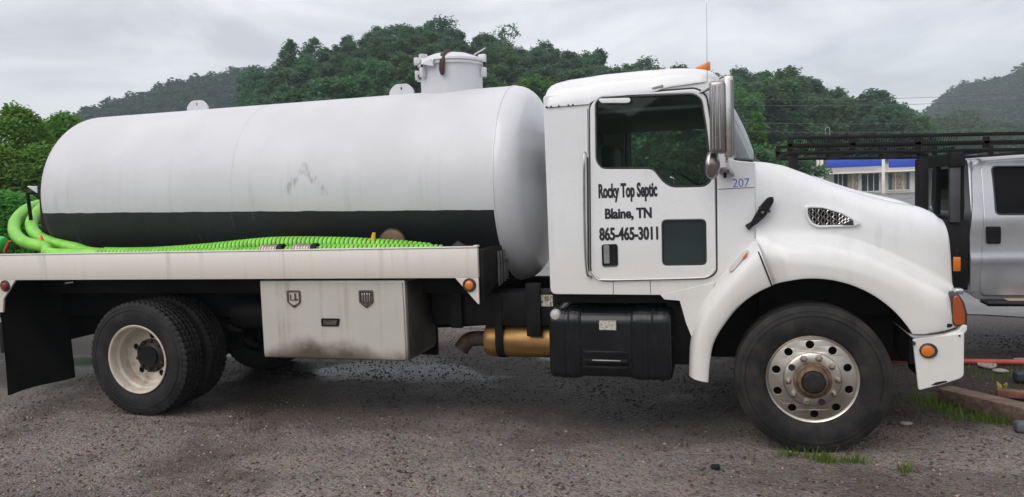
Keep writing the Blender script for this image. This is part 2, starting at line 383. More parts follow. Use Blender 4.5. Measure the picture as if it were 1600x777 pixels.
# ------------------------------------------------------------------ ground and setting
def gheight(x, y):
    x = np.asarray(x, float); y = np.asarray(y, float)
    d = np.hypot(x-CX, y+CD)
    return 0.006*np.clip(d-22, 0, 130) + .0*x
def wet_shade_mask(n, l, v, s3):
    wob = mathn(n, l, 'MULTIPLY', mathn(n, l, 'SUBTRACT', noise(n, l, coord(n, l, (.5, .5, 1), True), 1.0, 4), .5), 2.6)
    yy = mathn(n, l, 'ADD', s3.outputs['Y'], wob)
    wet_shade = mathn(n, l, 'MULTIPLY', ramp(n, l, yy, .3, 1.1), ramp(n, l, yy, 3.4, 4.6, True))
    return wet_shade
def ground_mat():
    m, n, l, b = newmat('wet_gravel_asphalt')
    v = coord(n, l, (1, 1, 1), True)
    big = noise(n, l, v, .55, 5, .6, .3); mid = noise(n, l, v, 3.2, 5, .62); fine = noise(n, l, v, 38, 4, .7)
    vo = n.new('ShaderNodeTexVoronoi'); vo.inputs['Scale'].default_value = 62; l.new(v, vo.inputs[0])
    vb = n.new('ShaderNodeTexVoronoi'); vb.inputs['Scale'].default_value = 25; l.new(v, vb.inputs[0])
    base = mix(n, l, ramp(n, l, mid, .32, .68), (.112, .068, .045), (.235, .150, .100))
    hs = n.new('ShaderNodeHueSaturation'); hs.inputs['Saturation'].default_value = .26; hs.inputs['Value'].default_value = .34; l.new(vo.outputs['Color'], hs.inputs['Color'])
    base = mix(n, l, .55, base, hs.outputs[0])
    hb = n.new('ShaderNodeHueSaturation'); hb.inputs['Saturation'].default_value = .18; hb.inputs['Value'].default_value = .30; l.new(vb.outputs['Color'], hb.inputs['Color'])
    base = mix(n, l, mathn(n, l, 'MULTIPLY', ramp(n, l, vb.outputs['Distance'], .5, .25, True) if False else ramp(n, l, vb.outputs['Distance'], .2, .5, True), .35), base, hb.outputs[0])
    base = mix(n, l, mathn(n, l, 'MULTIPLY', ramp(n, l, fine, .6, .75), .55), base, (.34, .29, .25))
    s3 = n.new('ShaderNodeSeparateXYZ'); l.new(v, s3.inputs[0])
    trk = noise(n, l, coord(n, l, (.22, 1.5, 1), True), 1.0, 4, .55, .6)
    wet = mathn(n, l, 'MAXIMUM', ramp(n, l, big, .46, .62), mathn(n, l, 'MULTIPLY', ramp(n, l, trk, .48, .66), .8))
    # wet strip, darkened further to paint in the shade under the truck
    wet_shade = wet_shade_mask(n, l, v, s3)
    # standing water in the low ground behind the truck's near wheels
    pu = noise(n, l, coord(n, l, (.55, .8, 1), True), 1.1, 4, .5)
    band = mathn(n, l, 'MULTIPLY', ramp(n, l, s3.outputs['Y'], .7, 1.5), ramp(n, l, s3.outputs['Y'], 9, 14, True))
    pud = mathn(n, l, 'MULTIPLY', ramp(n, l, pu, .49, .56), mathn(n, l, 'MULTIPLY', ramp(n, l, s3.outputs['X'], -1.2, .2, True), ramp(n, l, s3.outputs['Y'], 1.1, 1.9)))
    c = mix(n, l, mathn(n, l, 'MULTIPLY', wet, .55), base, (.032, .025, .020))
    c = mix(n, l, mathn(n, l, 'MULTIPLY', wet_shade, .85), c, (.020, .016, .013))
    c = mix(n, l, pud, c, (.03, .03, .031))
    l.new(c, b.inputs['Base Color'])
    r = mathn(n, l, 'SUBTRACT', mathn(n, l, 'MULTIPLY_ADD', wet, -.16, .62), mathn(n, l, 'MULTIPLY', pud, .38)); b.inputs['Specular IOR Level'].default_value = .17
    l.new(r, b.inputs['Roughness'])
    h = mathn(n, l, 'ADD', mathn(n, l, 'MULTIPLY', vo.outputs['Distance'], -.8), mathn(n, l, 'ADD', mathn(n, l, 'MULTIPLY', vb.outputs['Distance'], -.7), mathn(n, l, 'MULTIPLY', mid, 2.0)))
    bp = bump(n, l, b, h, .8, .018)
    l.new(mathn(n, l, 'MULTIPLY_ADD', pud, -.85, .9), bp.inputs['Strength'])
    return m
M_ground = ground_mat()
xs = np.concatenate([-np.geomspace(12, 900, 22)[::-1], np.linspace(-11.5, 9, 83), np.geomspace(9.5, 900, 22)])
ys = np.concatenate([[-60, -30, -18, -12], np.linspace(-9, 14, 93), np.geomspace(14.5, 1400, 30)])
def und(x, y): return (.010*np.sin(1.7*x+.6*y)+.008*np.sin(2.9*y-1.1*x+2)+.005*np.sin(5.3*x+3.1*y))*np.exp(-((y-1)/9)**2) - .006
GX, GY = np.meshgrid(xs, ys); GZ = gheight(GX, GY)+und(GX, GY)
rows = [[(GX[i, j], GY[i, j], GZ[i, j]) for j in range(len(xs))] for i in range(len(ys))]
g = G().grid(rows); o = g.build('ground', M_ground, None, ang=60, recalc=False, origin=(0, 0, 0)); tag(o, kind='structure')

def paved_mat():
    m, n, l, b = newmat('pale_wet_concrete'); v = coord(n, l, (1, 1, 1), True)
    a = noise(n, l, v, .8, 5, .6); f = noise(n, l, v, 14, 4)
    c = mix(n, l, ramp(n, l, a, .35, .65), (.20, .195, .19), (.13, .127, .124)); c = mix(n, l, mathn(n, l, 'MULTIPLY', ramp(n, l, f, .6, .7), .5), c, (.08, .075, .07))
    l.new(c, b.inputs['Base Color']); l.new(mathn(n, l, 'MULTIPLY_ADD', a, .5, .15), b.inputs['Roughness']); bump(n, l, b, f, .25, .01); return m
rows = []
for y in np.concatenate([np.linspace(6.05, 14, 24), np.linspace(15, 96, 40)]):
    rows.append([(x, y+(.18*math.sin(x*1.3)+.1*math.sin(3.1*x) if y < 7 else 0), float(gheight(x, y)+und(x, y))+.012) for x in np.linspace(-16, 60, 110)])
tag(G().grid(rows).build('pavement', paved_mat(), None, ang=60, recalc=False), kind='structure')

# loose stones on the near ground
def stones(name, n_, region, smin, smax, mat, seed):
    r_ = np.random.default_rng(seed)
    o8 = np.array([(1, 0, 0), (-1, 0, 0), (0, 1, 0), (0, -1, 0), (0, 0, 1), (0, 0, -1)], float)
    f8 = np.array([(0, 2, 4), (2, 1, 4), (1, 3, 4), (3, 0, 4), (2, 0, 5), (1, 2, 5), (3, 1, 5), (0, 3, 5)])
    x = r_.uniform(region[0], region[1], n_); y = region[2]+(region[3]-region[2])*r_.random(n_)**1.2
    s = smin+(smax-smin)*r_.random(n_)**4; a = r_.random(n_)*6.283
    P = o8[None]*(s[:, None, None]*r_.uniform(.6, 1.2, (n_, 1, 3))*np.array([1, .8, .55]))+r_.normal(0, 1, (n_, 6, 3))*(s*.18)[:, None, None]
    c_, s_ = np.cos(a)[:, None], np.sin(a)[:, None]
    Q = np.stack([P[:, :, 0]*c_-P[:, :, 1]*s_+x[:, None], P[:, :, 0]*s_+P[:, :, 1]*c_+y[:, None], P[:, :, 2]+(und(x, y)+s*.1)[:, None]], 2).reshape(-1, 3)
    Fc = (f8[None]+6*np.arange(n_)[:, None, None]).reshape(-1, 3); nf = len(Fc)
    me = bpy.data.meshes.new(name); me.vertices.add(len(Q)); me.vertices.foreach_set('co', Q.astype(np.float32).ravel())
    me.loops.add(nf*3); me.loops.foreach_set('vertex_index', Fc.astype(np.int32).ravel())
    me.polygons.add(nf); me.polygons.foreach_set('loop_start', np.arange(0, nf*3, 3, dtype=np.int32)); me.update(calc_edges=True); me.materials.append(mat)
    o_ = bpy.data.objects.new(name, me); link(o_); tag(o_, kind='stuff'); return o_
def stone_mat():
    m, n, l, b = newmat('mixed_gravel'); gi = n.new('ShaderNodeNewGeometry')
    rp = n.new('ShaderNodeValToRGB'); rp.color_ramp.elements[0].color = (.045, .032, .025, 1); rp.color_ramp.elements[1].color = (.42, .35, .30, 1)
    e = rp.color_ramp.elements.new(.85); e.color = (.20, .145, .108, 1)
    l.new(gi.outputs['Random Per Island'], rp.inputs[0]); v = coord(n, l, (1, 1, 1), True); s3 = n.new('ShaderNodeSeparateXYZ'); l.new(v, s3.inputs[0])
    l.new(mix(n, l, mathn(n, l, 'MULTIPLY', wet_shade_mask(n, l, v, s3), .7), rp.outputs[0], (.035, .028, .023)), b.inputs['Base Color']); b.inputs['Roughness'].default_value = .5; b.inputs['Specular IOR Level'].default_value = .3; return m  # stones take the same damp and painted under-truck shade
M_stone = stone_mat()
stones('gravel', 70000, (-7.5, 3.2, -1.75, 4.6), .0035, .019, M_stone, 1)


# ------------------------------------------------------------------ hills and woods
def leaf_mat(name, a, b_, obj_var=.25):
    m, n, l, b = newmat(name); v = coord(n, l, (1, 1, 1), True)
    oi = n.new('ShaderNodeObjectInfo'); gi = n.new('ShaderNodeNewGeometry')
    t = noise(n, l, v, .35, 3)
    f = mathn(n, l, 'ADD', mathn(n, l, 'MULTIPLY', gi.outputs['Random Per Island'], .55), mathn(n, l, 'MULTIPLY', ramp(n, l, t, .3, .7), .45))
    c = mix(n, l, f, a, b_)
    h = n.new('ShaderNodeHueSaturation'); l.new(c, h.inputs['Color'])
    l.new(mathn(n, l, 'MULTIPLY_ADD', oi.outputs['Random'], .05, .475), h.inputs['Hue'])
    l.new(mathn(n, l, 'MULTIPLY_ADD', oi.outputs['Random'], obj_var*2, 1-obj_var), h.inputs['Value'])
    l.new(h.outputs[0], b.inputs['Base Color']); b.inputs['Roughness'].default_value = .55
    b.inputs['Specular IOR Level'].default_value = .25
    tr = n.new('ShaderNodeBsdfTranslucent'); l.new(h.outputs[0], tr.inputs[0])
    ms = n.new('ShaderNodeMixShader'); ms.inputs[0].default_value = .48
    l.new(b.outputs[0], ms.inputs[1]); l.new(tr.outputs[0], ms.inputs[2]); l.new(ms.outputs[0], n['Material Output'].inputs[0])
    return m
M_leaf = leaf_mat('broad_leaves', (.056, .140, .060), (.120, .240, .090))
M_leafd = leaf_mat('dark_leaves', (.050, .122, .068), (.098, .20, .092))
M_leafy = leaf_mat('yellow_green_leaves', (.075, .17, .025), (.15, .27, .04), .12)
M_vine = leaf_mat('vine_leaves', (.085, .235, .042), (.170, .37, .07), .12)
M_leaff = leaf_mat('far_leaves', (.014, .070, .026), (.032, .108, .040), .1)
M_bark = simple('bark', (.08, .065, .05), .85, 0, .3, 10, bmp=.4, stretch=(1, 1, .3))
M_under = simple('hill_undergrowth', (.035, .065, .025), .9, 0, .35, .3)
M_meadow = simple('hill_meadow', (.055, .10, .035), .9, 0, .45, .06, (.03, .06, .025), .8)

def leaf_quads(C_, size, r_, up=.5):
    """one bent leaf spray (two triangles) at each centre"""
    n_ = len(C_)
    nr = r_.normal(0, 1, (n_, 3)); nr[:, 2] = np.abs(nr[:, 2])+up; nr /= np.linalg.norm(nr, axis=1)[:, None]
    t = np.cross(nr, r_.normal(0, 1, (n_, 3))); t /= np.linalg.norm(t, axis=1)[:, None]; b_ = np.cross(nr, t)
    s = (size*r_.uniform(.55, 1.25, n_))[:, None]
    V = np.stack([C_-t*s*.6, C_-b_*s*.36+nr*s*.08, C_+t*s*.6-nr*s*.12, C_+b_*s*.36+nr*s*.08], 1).reshape(-1, 3)
    return V, np.arange(4*n_).reshape(-1, 4)
def mesh_np(name, V, Fc, mat):
    me = bpy.data.meshes.new(name); nq = len(Fc)
    me.vertices.add(len(V)); me.vertices.foreach_set('co', np.asarray(V, np.float32).ravel())
    me.loops.add(nq*4); me.loops.foreach_set('vertex_index', np.asarray(Fc, np.int32).ravel())
    me.polygons.add(nq); me.polygons.foreach_set('loop_start', np.arange(0, nq*4, 4, dtype=np.int32))
    me.update(calc_edges=True); me.materials.append(mat); return me
def crown_pts(H, W, n_cl, n_lf, r_, shape, z0=.25, hollow=.55):
    cl = []
    while len(cl) < n_cl:
        z = r_.random()
        if shape == 'cone': rad = (1-z)**.8*.95+.05
        elif shape == 'tall': rad = math.sin(math.pi*min(1, z*.9+.08))**.6*(1-.25*z)
        else: rad = math.sqrt(max(0, 1-(2*z-.9)**2/1.25))
        a = r_.random()*6.283; q = (hollow+(1-hollow)*r_.random())*rad*r_.uniform(.72, 1.12)
        cl.append((math.cos(a)*q*W/2, math.sin(a)*q*W/2, H*(z0+(1-z0)*z*.96)))
    P = []
    for c in cl:
        k = r_.uniform(.55, 1.25)
        d = r_.normal(0, 1, (n_lf, 3)); d /= np.linalg.norm(d, axis=1)[:, None]; d *= (r_.random((n_lf, 1))**.5)
        P.append(np.array(c)+d*np.array([W*.15*k, W*.15*k, W*.14*k]))
    return np.concatenate(P), cl
def trunk_g(H, W, cl, r_, n_limb=7, base_r=None):
    g_ = G(); br = base_r or H*.022
    lean = r_.normal(0, .02*H, 2)
    pts = [(lean[0]*t*t, lean[1]*t*t, H*.86*t-.4*(1-t)) for t in np.linspace(0, 1, 6)]
    g_.tube(pts, [br*(1.25-1.1*t) for t in np.linspace(0, 1, 6)], 7)
    for i in r_.choice(len(cl), min(n_limb, len(cl)), replace=False):
        c = cl[i]; t = max(.25, min(.8, c[2]/H*.75)); s0 = np.array([lean[0]*t*t, lean[1]*t*t, H*.86*t])
        g_.tube([s0, s0*.5+np.array(c)*.5+np.array([0, 0, .04*H]), c], [br*.5*(1.1-t), br*.35*(1.1-t), br*.12], 5)
    return g_
TREE_MESH = []
def proto(H, W, ncl, nlf, size, shape, mat, seed, z0=.22, hollow=.55):
    r_ = np.random.default_rng(seed); P, cl = crown_pts(H, W, ncl, nlf, r_, shape, z0, hollow)
    V, Fc = leaf_quads(P, size, r_, 1.1); cm = mesh_np('crown', V, Fc, mat)
    tg = trunk_g(H, W, cl, r_); tm = bpy.data.meshes.new('trunk'); tm.from_pydata(tg.v, [], tg.f); tm.materials.append(M_bark)
    tm.polygons.foreach_set('use_smooth', [True]*len(tm.polygons)); return cm, tm
for i, (sh, mt) in enumerate([('round', M_leaf), ('tall', M_leafd), ('round', M_leafd), ('tall', M_leaf), ('round', M_leaf), ('cone', M_leaf), ('round', M_leafy)]):
    TREE_MESH.append(proto(10, (7.6, 5.8, 8.2, 6.0, 6.8, 5.4, 6.6)[i], (80, 74, 86, 70, 74, 72, 74)[i], 80, .44, sh, mt, 50+i, z0=(.12, .1, .15, .08, .14, .06, .12)[i], hollow=.35))
def tree(kind, loc, H, rz, label, cat='tree', group=None, name='broadleaf_tree', wid=1.0):
    t = empty(name, loc, label, cat, group); t.rotation_euler.z = rz; s = H/10
    t.scale = (s*wid, s*wid, s)
    cm, tm = TREE_MESH[kind]
    for nm, me in (('trunk', tm), ('crown', cm)):
        c = bpy.data.objects.new(nm, me); link(c, t)
    return t

SKY = [(60, 215), (100, 182), (150, 160), (200, 145), (260, 125), (330, 110), (395, 103), (420, 108), (445, 84), (475, 72), (510, 58), (560, 40), (600, 31), (640, 27), (680, 34), (740, 40), (785, 50), (815, 62), (845, 58), (880, 64), (915, 76), (945, 88), (962, 98), (1000, 92), (1020, 92), (1050, 97), (1100, 97), (1150, 108), (1200, 100), (1230, 100), (1262, 113), (1290, 130), (1335, 132), (1380, 134), (1412, 152), (1440, 178), (1470, 205), (1520, 225), (1600, 240)]
def skyline(px): return float(np.interp(px, [p[0] for p in SKY], [p[1] for p in SKY]))
def dirpx(px, py):
    r = ray(px, py); h = math.hypot(r[0], r[1]); return math.atan2(r[0], r[1]), r[2]/h     # azimuth, slope
AZ = np.linspace(200, 1600, 141); AZT = [dirpx(p, skyline(max(p, 420)))[0] for p in AZ]; SLP = [dirpx(p, skyline(max(p, 420)))[1] for p in AZ]
def polar(az, d): return CX+math.sin(az)*d, -CD+math.cos(az)*d
A_SHOP = dirpx(1205, 250)[0]
def hs(az): return 62+48*min(1, max(0, (az-A_SHOP+.02)/.05))
def hill_z(az, d):
    s = float(np.interp(az, AZT, SLP)); top = CH+s*150-9.5
    t = min(1, max(0, (d-hs(az))/(150-hs(az)))); return max(float(gheight(*polar(az, d))), (t*t*(3-2*t))*.35*top+.65*t*top)
rows = []
for az in np.linspace(AZT[0]-.04, AZT[-1], 90):
    row = []
    for d in np.concatenate([np.linspace(58, 150, 22), [165, 190, 230]]):
        x, y = polar(az, d); z = hill_z(az, min(d, 150)) - (max(0, d-155)*.22)
        row.append((x, y, max(z, float(gheight(x, y)))+(.04 if d > hs(az)+1 else -.6)))
    rows.append(row)
tag(G().grid(rows).build('hill', M_under, None, ang=60, recalc=False), kind='structure')
# the wood on that hill, tree by tree
KINDW = ['round green tree', 'tall dark tree', 'broad dark tree', 'tall green tree', 'small rounded green tree', 'pointed green tree', 'yellow green round tree']
MARKS = [(470, 'above the middle of the tank'), (600, 'above the tank, left of the hatch'), (670, 'straight behind the hatch'), (770, 'just right of the hatch'), (880, 'between hatch and cab roof'), (1010, 'above the rear half of the cab roof'), (1110, 'above the front of the cab roof'), (1190, 'right of the mirror'), (1270, 'above the left end of the black rack'), (1345, 'above the middle of the black rack'), (1999, 'by the gap in the hills')]
def hill_label(a, k, kind):
    px = float(np.interp(a, [dirpx(p, 150)[0] for p in range(300, 1601, 20)], list(range(300, 1601, 20))))
    where = next(t for lim, t in MARKS if px < lim)
    return KINDW[kind]+' '+('on the skyline' if k == 7 else 'high on the hill' if k > 4 else 'halfway up the hill' if k > 2 else 'low on the hill')+' '+where
tr = random.Random(11); nt_ = 0
for k, d0 in enumerate([72, 83, 94, 105, 116, 127, 138, 150]):
    step = (3.5+k*.07)/d0
    az = AZT[20]; a_end = AZT[-16]
    while az < a_end:
        a = az+tr.uniform(-.35, .35)*step; d = d0+tr.uniform(-5, 5)
        if k == 7: d = 150+tr.uniform(-2, 2)
        if d < hs(a)+6 or (a > A_SHOP and d < 112): az += step; continue
        x, y = polar(a, d); z = hill_z(a, d)
        s = float(np.interp(a, AZT, SLP)); zt_ = CH+s*d*(.50+.5*((k+1)/8)**.8) + tr.uniform(-1.4, .9)
        H = min(15, max(8, zt_-z)) if k < 7 else max(7, zt_-z+tr.uniform(-1.8, .4))
        kind = tr.choice([0, 1, 2, 3, 4, 0, 3, 5, 6] if k < 3 else [0, 1, 2, 1, 3, 4, 2, 0])
        tree(kind, (x, y, z-.3), H, tr.random()*6.28, hill_label(a, k, kind), 'tree', 'trees of the wood on the hill', wid=tr.uniform(.95, 1.3))
        nt_ += 1; az += step*tr.uniform(.8, 1.2)
print('hill trees', nt_)
# unseen hill behind the camera, added to cut low side light
rows = []
a0_, a1_ = AZT[-1]+.05, AZT[0]-.04+2*math.pi
for a in np.linspace(a0_, a1_, 120):
    row = []
    for d in (70, 80, 92, 105, 120, 135, 150, 175):
        t = (d-70)/80; e = min(1, (a-a0_)/.5, (a1_-a)/.5); x, y = polar(a, d)
        row.append((x, y, (23*e+5*math.sin(a*9)*e)*min(1, t)**.7*(1 if d < 160 else .6)+1.6*math.sin(a*61+d*1.3)*min(1, t*2)+.05))
    rows.append(row)
tag(G().grid(rows).build('hill', M_under, None, ang=60, recalc=False), kind='structure')
# a bright young tree beside the mirror, and a half bare one on the ridge
def place_tree(kind, px, top, d, H, label, name='broadleaf_tree', wid=1.0):
    a, s = dirpx(px, top); x, y = polar(a, d); return tree(kind, (x, y, CH+s*d-H), H, 1.0, label, 'tree', None, name, wid)
TREE_MESH.append(proto(10, 5.2, 46, 70, .52, 'cone', M_leafy, 91, .1))
place_tree(7, 1181, 172, 62, 7.5, 'small bright yellow green pointed tree just right of the truck mirror and windscreen', 'young_tree', .8)
place_tree(0, 1180, 232, 52, 5.5, 'low bushy green tree just right of the windscreen, below the bright pointed tree', 'broadleaf_tree', 1.3)
place_tree(4, 1235, 246-25, 58, 6, 'low round green tree by the left end of the black lattice rack', 'broadleaf_tree', 1.2)
r_ = np.random.default_rng(77); P, cl = crown_pts(10, 6, 26, 22, r_, 'round', .3, .3); V, Fc = leaf_quads(P, .42, r_)
cm = mesh_np('crown', V, Fc, M_leafd); tg = trunk_g(10, 6, cl, r_, 22, .16); tm = bpy.data.meshes.new('trunk'); tm.from_pydata(tg.v, [], tg.f); tm.materials.append(M_bark)
TREE_MESH.append((cm, tm))
place_tree(8, 792, 36, 148, 14, 'thin half bare tree standing against the sky on the ridge right of the hatch', 'sparse_tree')
place_tree(2, 412, 112, 120, 11, 'dark round tree at the left end of the near wood, above the tank', 'broadleaf_tree')
place_tree(3, 455, 66, 140, 14, 'tall tree at the left shoulder of the wooded ridge beside the far ridge', 'broadleaf_tree', .9)

# far ridges: woods that read as one mass
def far_ridge(hname, fname, line, d, base_drop, crown, n_rows, seed, mat, leaf, dens, pxstep):
    r_ = np.random.default_rng(seed); px0, px1 = line[0][0], line[-1][0]
    f = lambda p: float(np.interp(p, [q[0] for q in line], [q[1] for q in line]))
    rows = []; C_ = []
    for p in np.linspace(px0, px1, 60):
        a, s = dirpx(p, f(p)); row = []
        for t in np.linspace(0, 1, 10):
            dd = d*(.62+.38*t); x, y = polar(a, dd); row.append((x, y, (CH+s*d-crown)*t**1.1-.5))
        for e in (1.1, 1.3): x, y = polar(a, d*e); row.append((x, y, (CH+s*d-crown)*(2.2-1.2*e)))
        rows.append(row)
    tag(G().grid(rows).build(hname, M_under, None, ang=60, recalc=False), kind='structure')
    for k in range(n_rows):
        t = 1-k/n_rows*.75
        for p in np.arange(px0, px1, pxstep):
            pp = p+r_.uniform(-.5, .5)*pxstep; a, s = dirpx(pp, f(pp)); dd = d*(.62+.38*t)*r_.uniform(.985, 1.01); x, y = polar(a, dd)
            z = (CH+s*d-crown)*t**1.1-.5; h = crown*r_.uniform(.75, 1.15)
            dv = r_.normal(0, 1, (dens, 3)); dv /= np.linalg.norm(dv, axis=1)[:, None]; dv[:, 2] = dv[:, 2]*.6
            sz = r_.uniform(.75, 1.2)
            C_.append(np.array([x, y, z+h*.55])+dv*np.array([crown*.42*sz, crown*.42*sz, h*.75])*(r_.random((dens, 1))**.35))
    V, Fc = leaf_quads(np.concatenate(C_), leaf, r_, 1.4)
    o_ = bpy.data.objects.new(fname, mesh_np(fname, V, Fc, mat)); link(o_); tag(o_, kind='stuff')
far_ridge('hill', 'distant_forest', [(60, 216), (100, 180), (150, 161), (200, 147), (260, 126), (330, 111), (395, 102), (440, 112), (500, 120)], 400, 30, 9, 8, 5, M_leaff, 1.7, 170, 6)
far_ridge('hill', 'distant_forest', [(1400, 205), (1440, 178), (1470, 150), (1500, 128), (1545, 120), (1570, 117), (1600, 100), (1660, 96)], 640, 30, 13, 9, 6, M_leaff, 2.5, 170, 5)
# lower wooded spur in front of it
M_leafs = leaf_mat('spur_leaves', (.040, .085, .034), (.075, .135, .048), .1)
far_ridge('hill', 'distant_forest', [(1395, 212), (1430, 190), (1470, 176), (1500, 170), (1540, 180), (1590, 196), (1660, 205)], 300, 30, 8, 7, 7, M_leafs, 1.4, 150, 7)

# vine covered mounds behind the left end of the truck
def mound(px, top, d, W, H, label, seed, nl=9000, leaf=.2, depth=.8, name='vine_mound'):
    r_ = np.random.default_rng(seed); a, s = dirpx(px, top); x, y = polar(a, d); z0 = CH+s*d-H
    t = empty(name, (x, y, max(z0, -.2)), label, 'bush'); z_off = z0-max(z0, -.2)
    nb = 26; lob = r_.normal(0, 1, (nb, 3)); lob[:, 2] = np.abs(lob[:, 2]); lob /= np.linalg.norm(lob, axis=1)[:, None]
    u = r_.normal(0, 1, (nl, 3)); u[:, 2] = np.abs(u[:, 2])*1.1-.1; u /= np.linalg.norm(u, axis=1)[:, None]
    br = 1+.16*np.max(np.clip((u@lob.T-.82)/.18, 0, 1)**.7, axis=1)-.10+r_.normal(0, .022, nl)
    P = u*br[:, None]*np.array([W/2, W/2*depth, H*.92]); P[:, 2] = np.maximum(P[:, 2], -.1)
    # sides hang straight down like a curtain of vines
    k = P[:, 2] < H*.45; P[k, 0] *= 1.06
    V, Fc = leaf_quads(P, leaf, r_, .9); c = bpy.data.objects.new('foliage', mesh_np('foliage', V, Fc, M_vine)); link(c, t)
    g_ = G(); sp_ = []
    for i in range(11):
        ph = i/10*math.pi/2; sp_.append((math.cos(ph)*.86, math.sin(ph)*.86))
    g_.lathe([(r0*1, h0) for r0, h0 in sp_], (0, 0, 0), 'Z', 28)
    g_.v = [(vx*W/2, vy*W/2*depth, vz*H*.9) for vx, vy, vz in g_.v]
    b_ = bpy.data.objects.new('stem_mass', bpy.data.meshes.new('stem_mass')); b_.data.from_pydata(g_.v, [], g_.f); b_.data.materials.append(M_vine); link(b_, t)
    return t
mound(24, 173, 30, 3.6, 5.6, 'tall vine covered mound with a rounded top at the far left behind the tank', 21, 20000, .14)
mound(118, 168, 32, 4.4, 5.2, 'vine covered mound tucked behind the curved rear end of the white tank', 22, 20000, .14)
mound(68, 187, 33, 4.0, 4.6, 'middle vine covered mound in the dip between the two taller ones', 26, 16000, .14)
mound(-15, 225, 25, 3.6, 3.9, 'lower vine covered mound cut by the left edge of the view', 23, 20000, .13)
mound(62, 232, 25, 3.4, 3.9, 'leafy vine mound in front of the taller ones, left of the tank end', 24, 20000, .13)
mound(10, 300, 20, 2.8, 2.3, 'low bright green bush behind the looped green hoses', 25, 20000, .10, .8, 'leafy_bush')

# ------------------------------------------------------------------ shop building and overhead wires
M_wall = simple('cream_wall_paint', (.84, .82, .75), .6, 0, .06, .6, (.5, .46, .4), .3)
M_blue = simple('blue_fascia_paint', (.03, .085, .55), .4, 0, .08, .4)
M_roofd = simple('flat_roof_felt', (.10, .10, .105), .8)
M_pane = simple('shop_window_glass', (.04, .05, .06), .08, 0, .3, .8)
M_curt = simple('teal_curtain', (.05, .13, .13), .7, 0, .4, 4, stretch=(8, 1, .2))
M_goods = simple('shelved_goods', (.42, .34, .27), .7, 0, .7, 5, (.12, .1, .1), .8, stretch=(3, 1, .6))
M_grey = simple('grey_cladding', (.12, .15, .16), .6, 0, .1, 1)
M_trimw = simple('white_frame', (.75, .75, .73), .5)
YB = 88.0
def bx_(p, q): a = at(*p, YB); b_ = at(*q, YB); return a[0], b_[0], min(a[2], b_[2]), max(a[2], b_[2])
b0 = at(1380, 300, YB); zb = float(b0[2]); zg = float(gheight(b0[0], YB))
dz = 0.0
bl = empty('shop_building', (float(at(1380, 300, YB)[0]), YB+4, zg), 'cream single storey shop with a bright blue fascia band seen over the truck hood', 'building')
xl, xr, z1, z2 = bx_((1262, 300), (1520, 246))
g = G().box(xl, xr, YB, YB+9, zg-.2, z2, .02); g.build('wall', M_wall, bl)
G().box(xl-.3, xr+.3, YB-.5, YB+9.3, z2, z2+.35, .03).build('roof', M_roofd, bl)
for p, q in (((1288, 263.5), (1376, 245.5)), ((1384, 263), (1440, 244.5)), ((1446, 261), (1515, 245))):
    a, b_, c, d = bx_(p, q); G().box(a, b_, YB-1.6, YB-1.5, c, d, .02).build('fascia', M_blue, bl)
for p in (1278, 1284, 1380, 1443):
    a = at(p, 270, YB-1.5)[0]; G().box(a-.16, a+.16, YB-1.62, YB-1.3, zg-.1, at(p, 247, YB-1.5)[2], .02).build('pillar', M_wall, bl)
a, b_, c, d = bx_((1284, 271), (1520, 264)); G().box(a, b_, YB-1.55, YB-.002, c, d).build('canopy_edge', M_wall, bl)
for (p, q, mt) in (((1303, 296), (1322, 271), M_pane), ((1324, 298), (1341, 271), M_goods), ((1346, 299), (1373, 271), M_pane), ((1387, 297), (1421, 269), M_goods), ((1430, 299), (1442, 269), M_goods), ((1450, 299), (1480, 269), M_pane)):
    a, b_, c, d = bx_(p, q); f = G(); fw = .13
    f.plate([(a-fw, c-fw), (b_+fw, c-fw), (b_+fw, d+fw), (a-fw, d+fw)], [[(a, c), (b_, c), (b_, d), (a, d)]], YB-.10, YB+.05)
    wo = f.build('window', M_trimw, bl); G().box(a, b_, YB-.04, YB-.01, c, d).build('pane', mt, wo)
    for t in ((.36, .7) if b_-a > 1.2 else (.5,)):
        xm = a+(b_-a)*t; G().box(xm-.04, xm+.04, YB-.09, YB-.045, c, d).build('mullion', M_trimw, wo)
    if mt is M_goods and b_-a > 2:
        for xa in (a+.12, b_-.32): G().box(xa, xa+.32, YB-.085, YB-.05, c, d).build('curtain', M_curt, wo)
a, b_, c, d = bx_((1228, 300), (1262, 244)); ob = empty('grey_shed', (float(a+b_)/2, YB-3, zg), 'dark grey panelled shed at the left end of the cream shop', 'shed')
G().box(a, b_, YB-5, YB+2, zg-.2, d, .03).build('wall', M_grey, ob); G().box(a-.2, b_+.1, YB-5.2, YB+2.2, d, d+.25, .02).build('roof', M_roofd, ob)
for t in np.linspace(.1, .9, 5): xm = a+(b_-a)*t; G().box(xm-.05, xm+.05, YB-5.05, YB-5.002, zg, d-.1).build('batten', M_grey, ob)

M_wire = simple('wire', (.12, .13, .14), .5); M_pole = simple('utility_pole_wood', (.12, .09, .065), .85, 0, .3, 8, stretch=(1, 1, .2))
def wire(pa, pb, da, db, sag, label, r_=.011):
    a, s = dirpx(*pa); b_, s2 = dirpx(*pb); A = np.array([*polar(a, da), CH+s*da]); B = np.array([*polar(b_, db), CH+s2*db])
    pts = [A+(B-A)*t+np.array([0, 0, -sag*4*t*(1-t)]) for t in np.linspace(0, 1, 24)]
    o_ = G().tube(pts, r_, 5).build('overhead_wire', M_wire, None); tag(o_, label, 'wire', 'overhead wires')
    return A, B
for i, (ya, yb_) in enumerate(((150, 134), (157, 146), (183, 178), (196, 192))):
    wire((960, ya), (1750, yb_), 48, 56, .5, ('top', 'second', 'third', 'lowest')[i]+' overhead wire of four crossing the hill trees right of the cab')

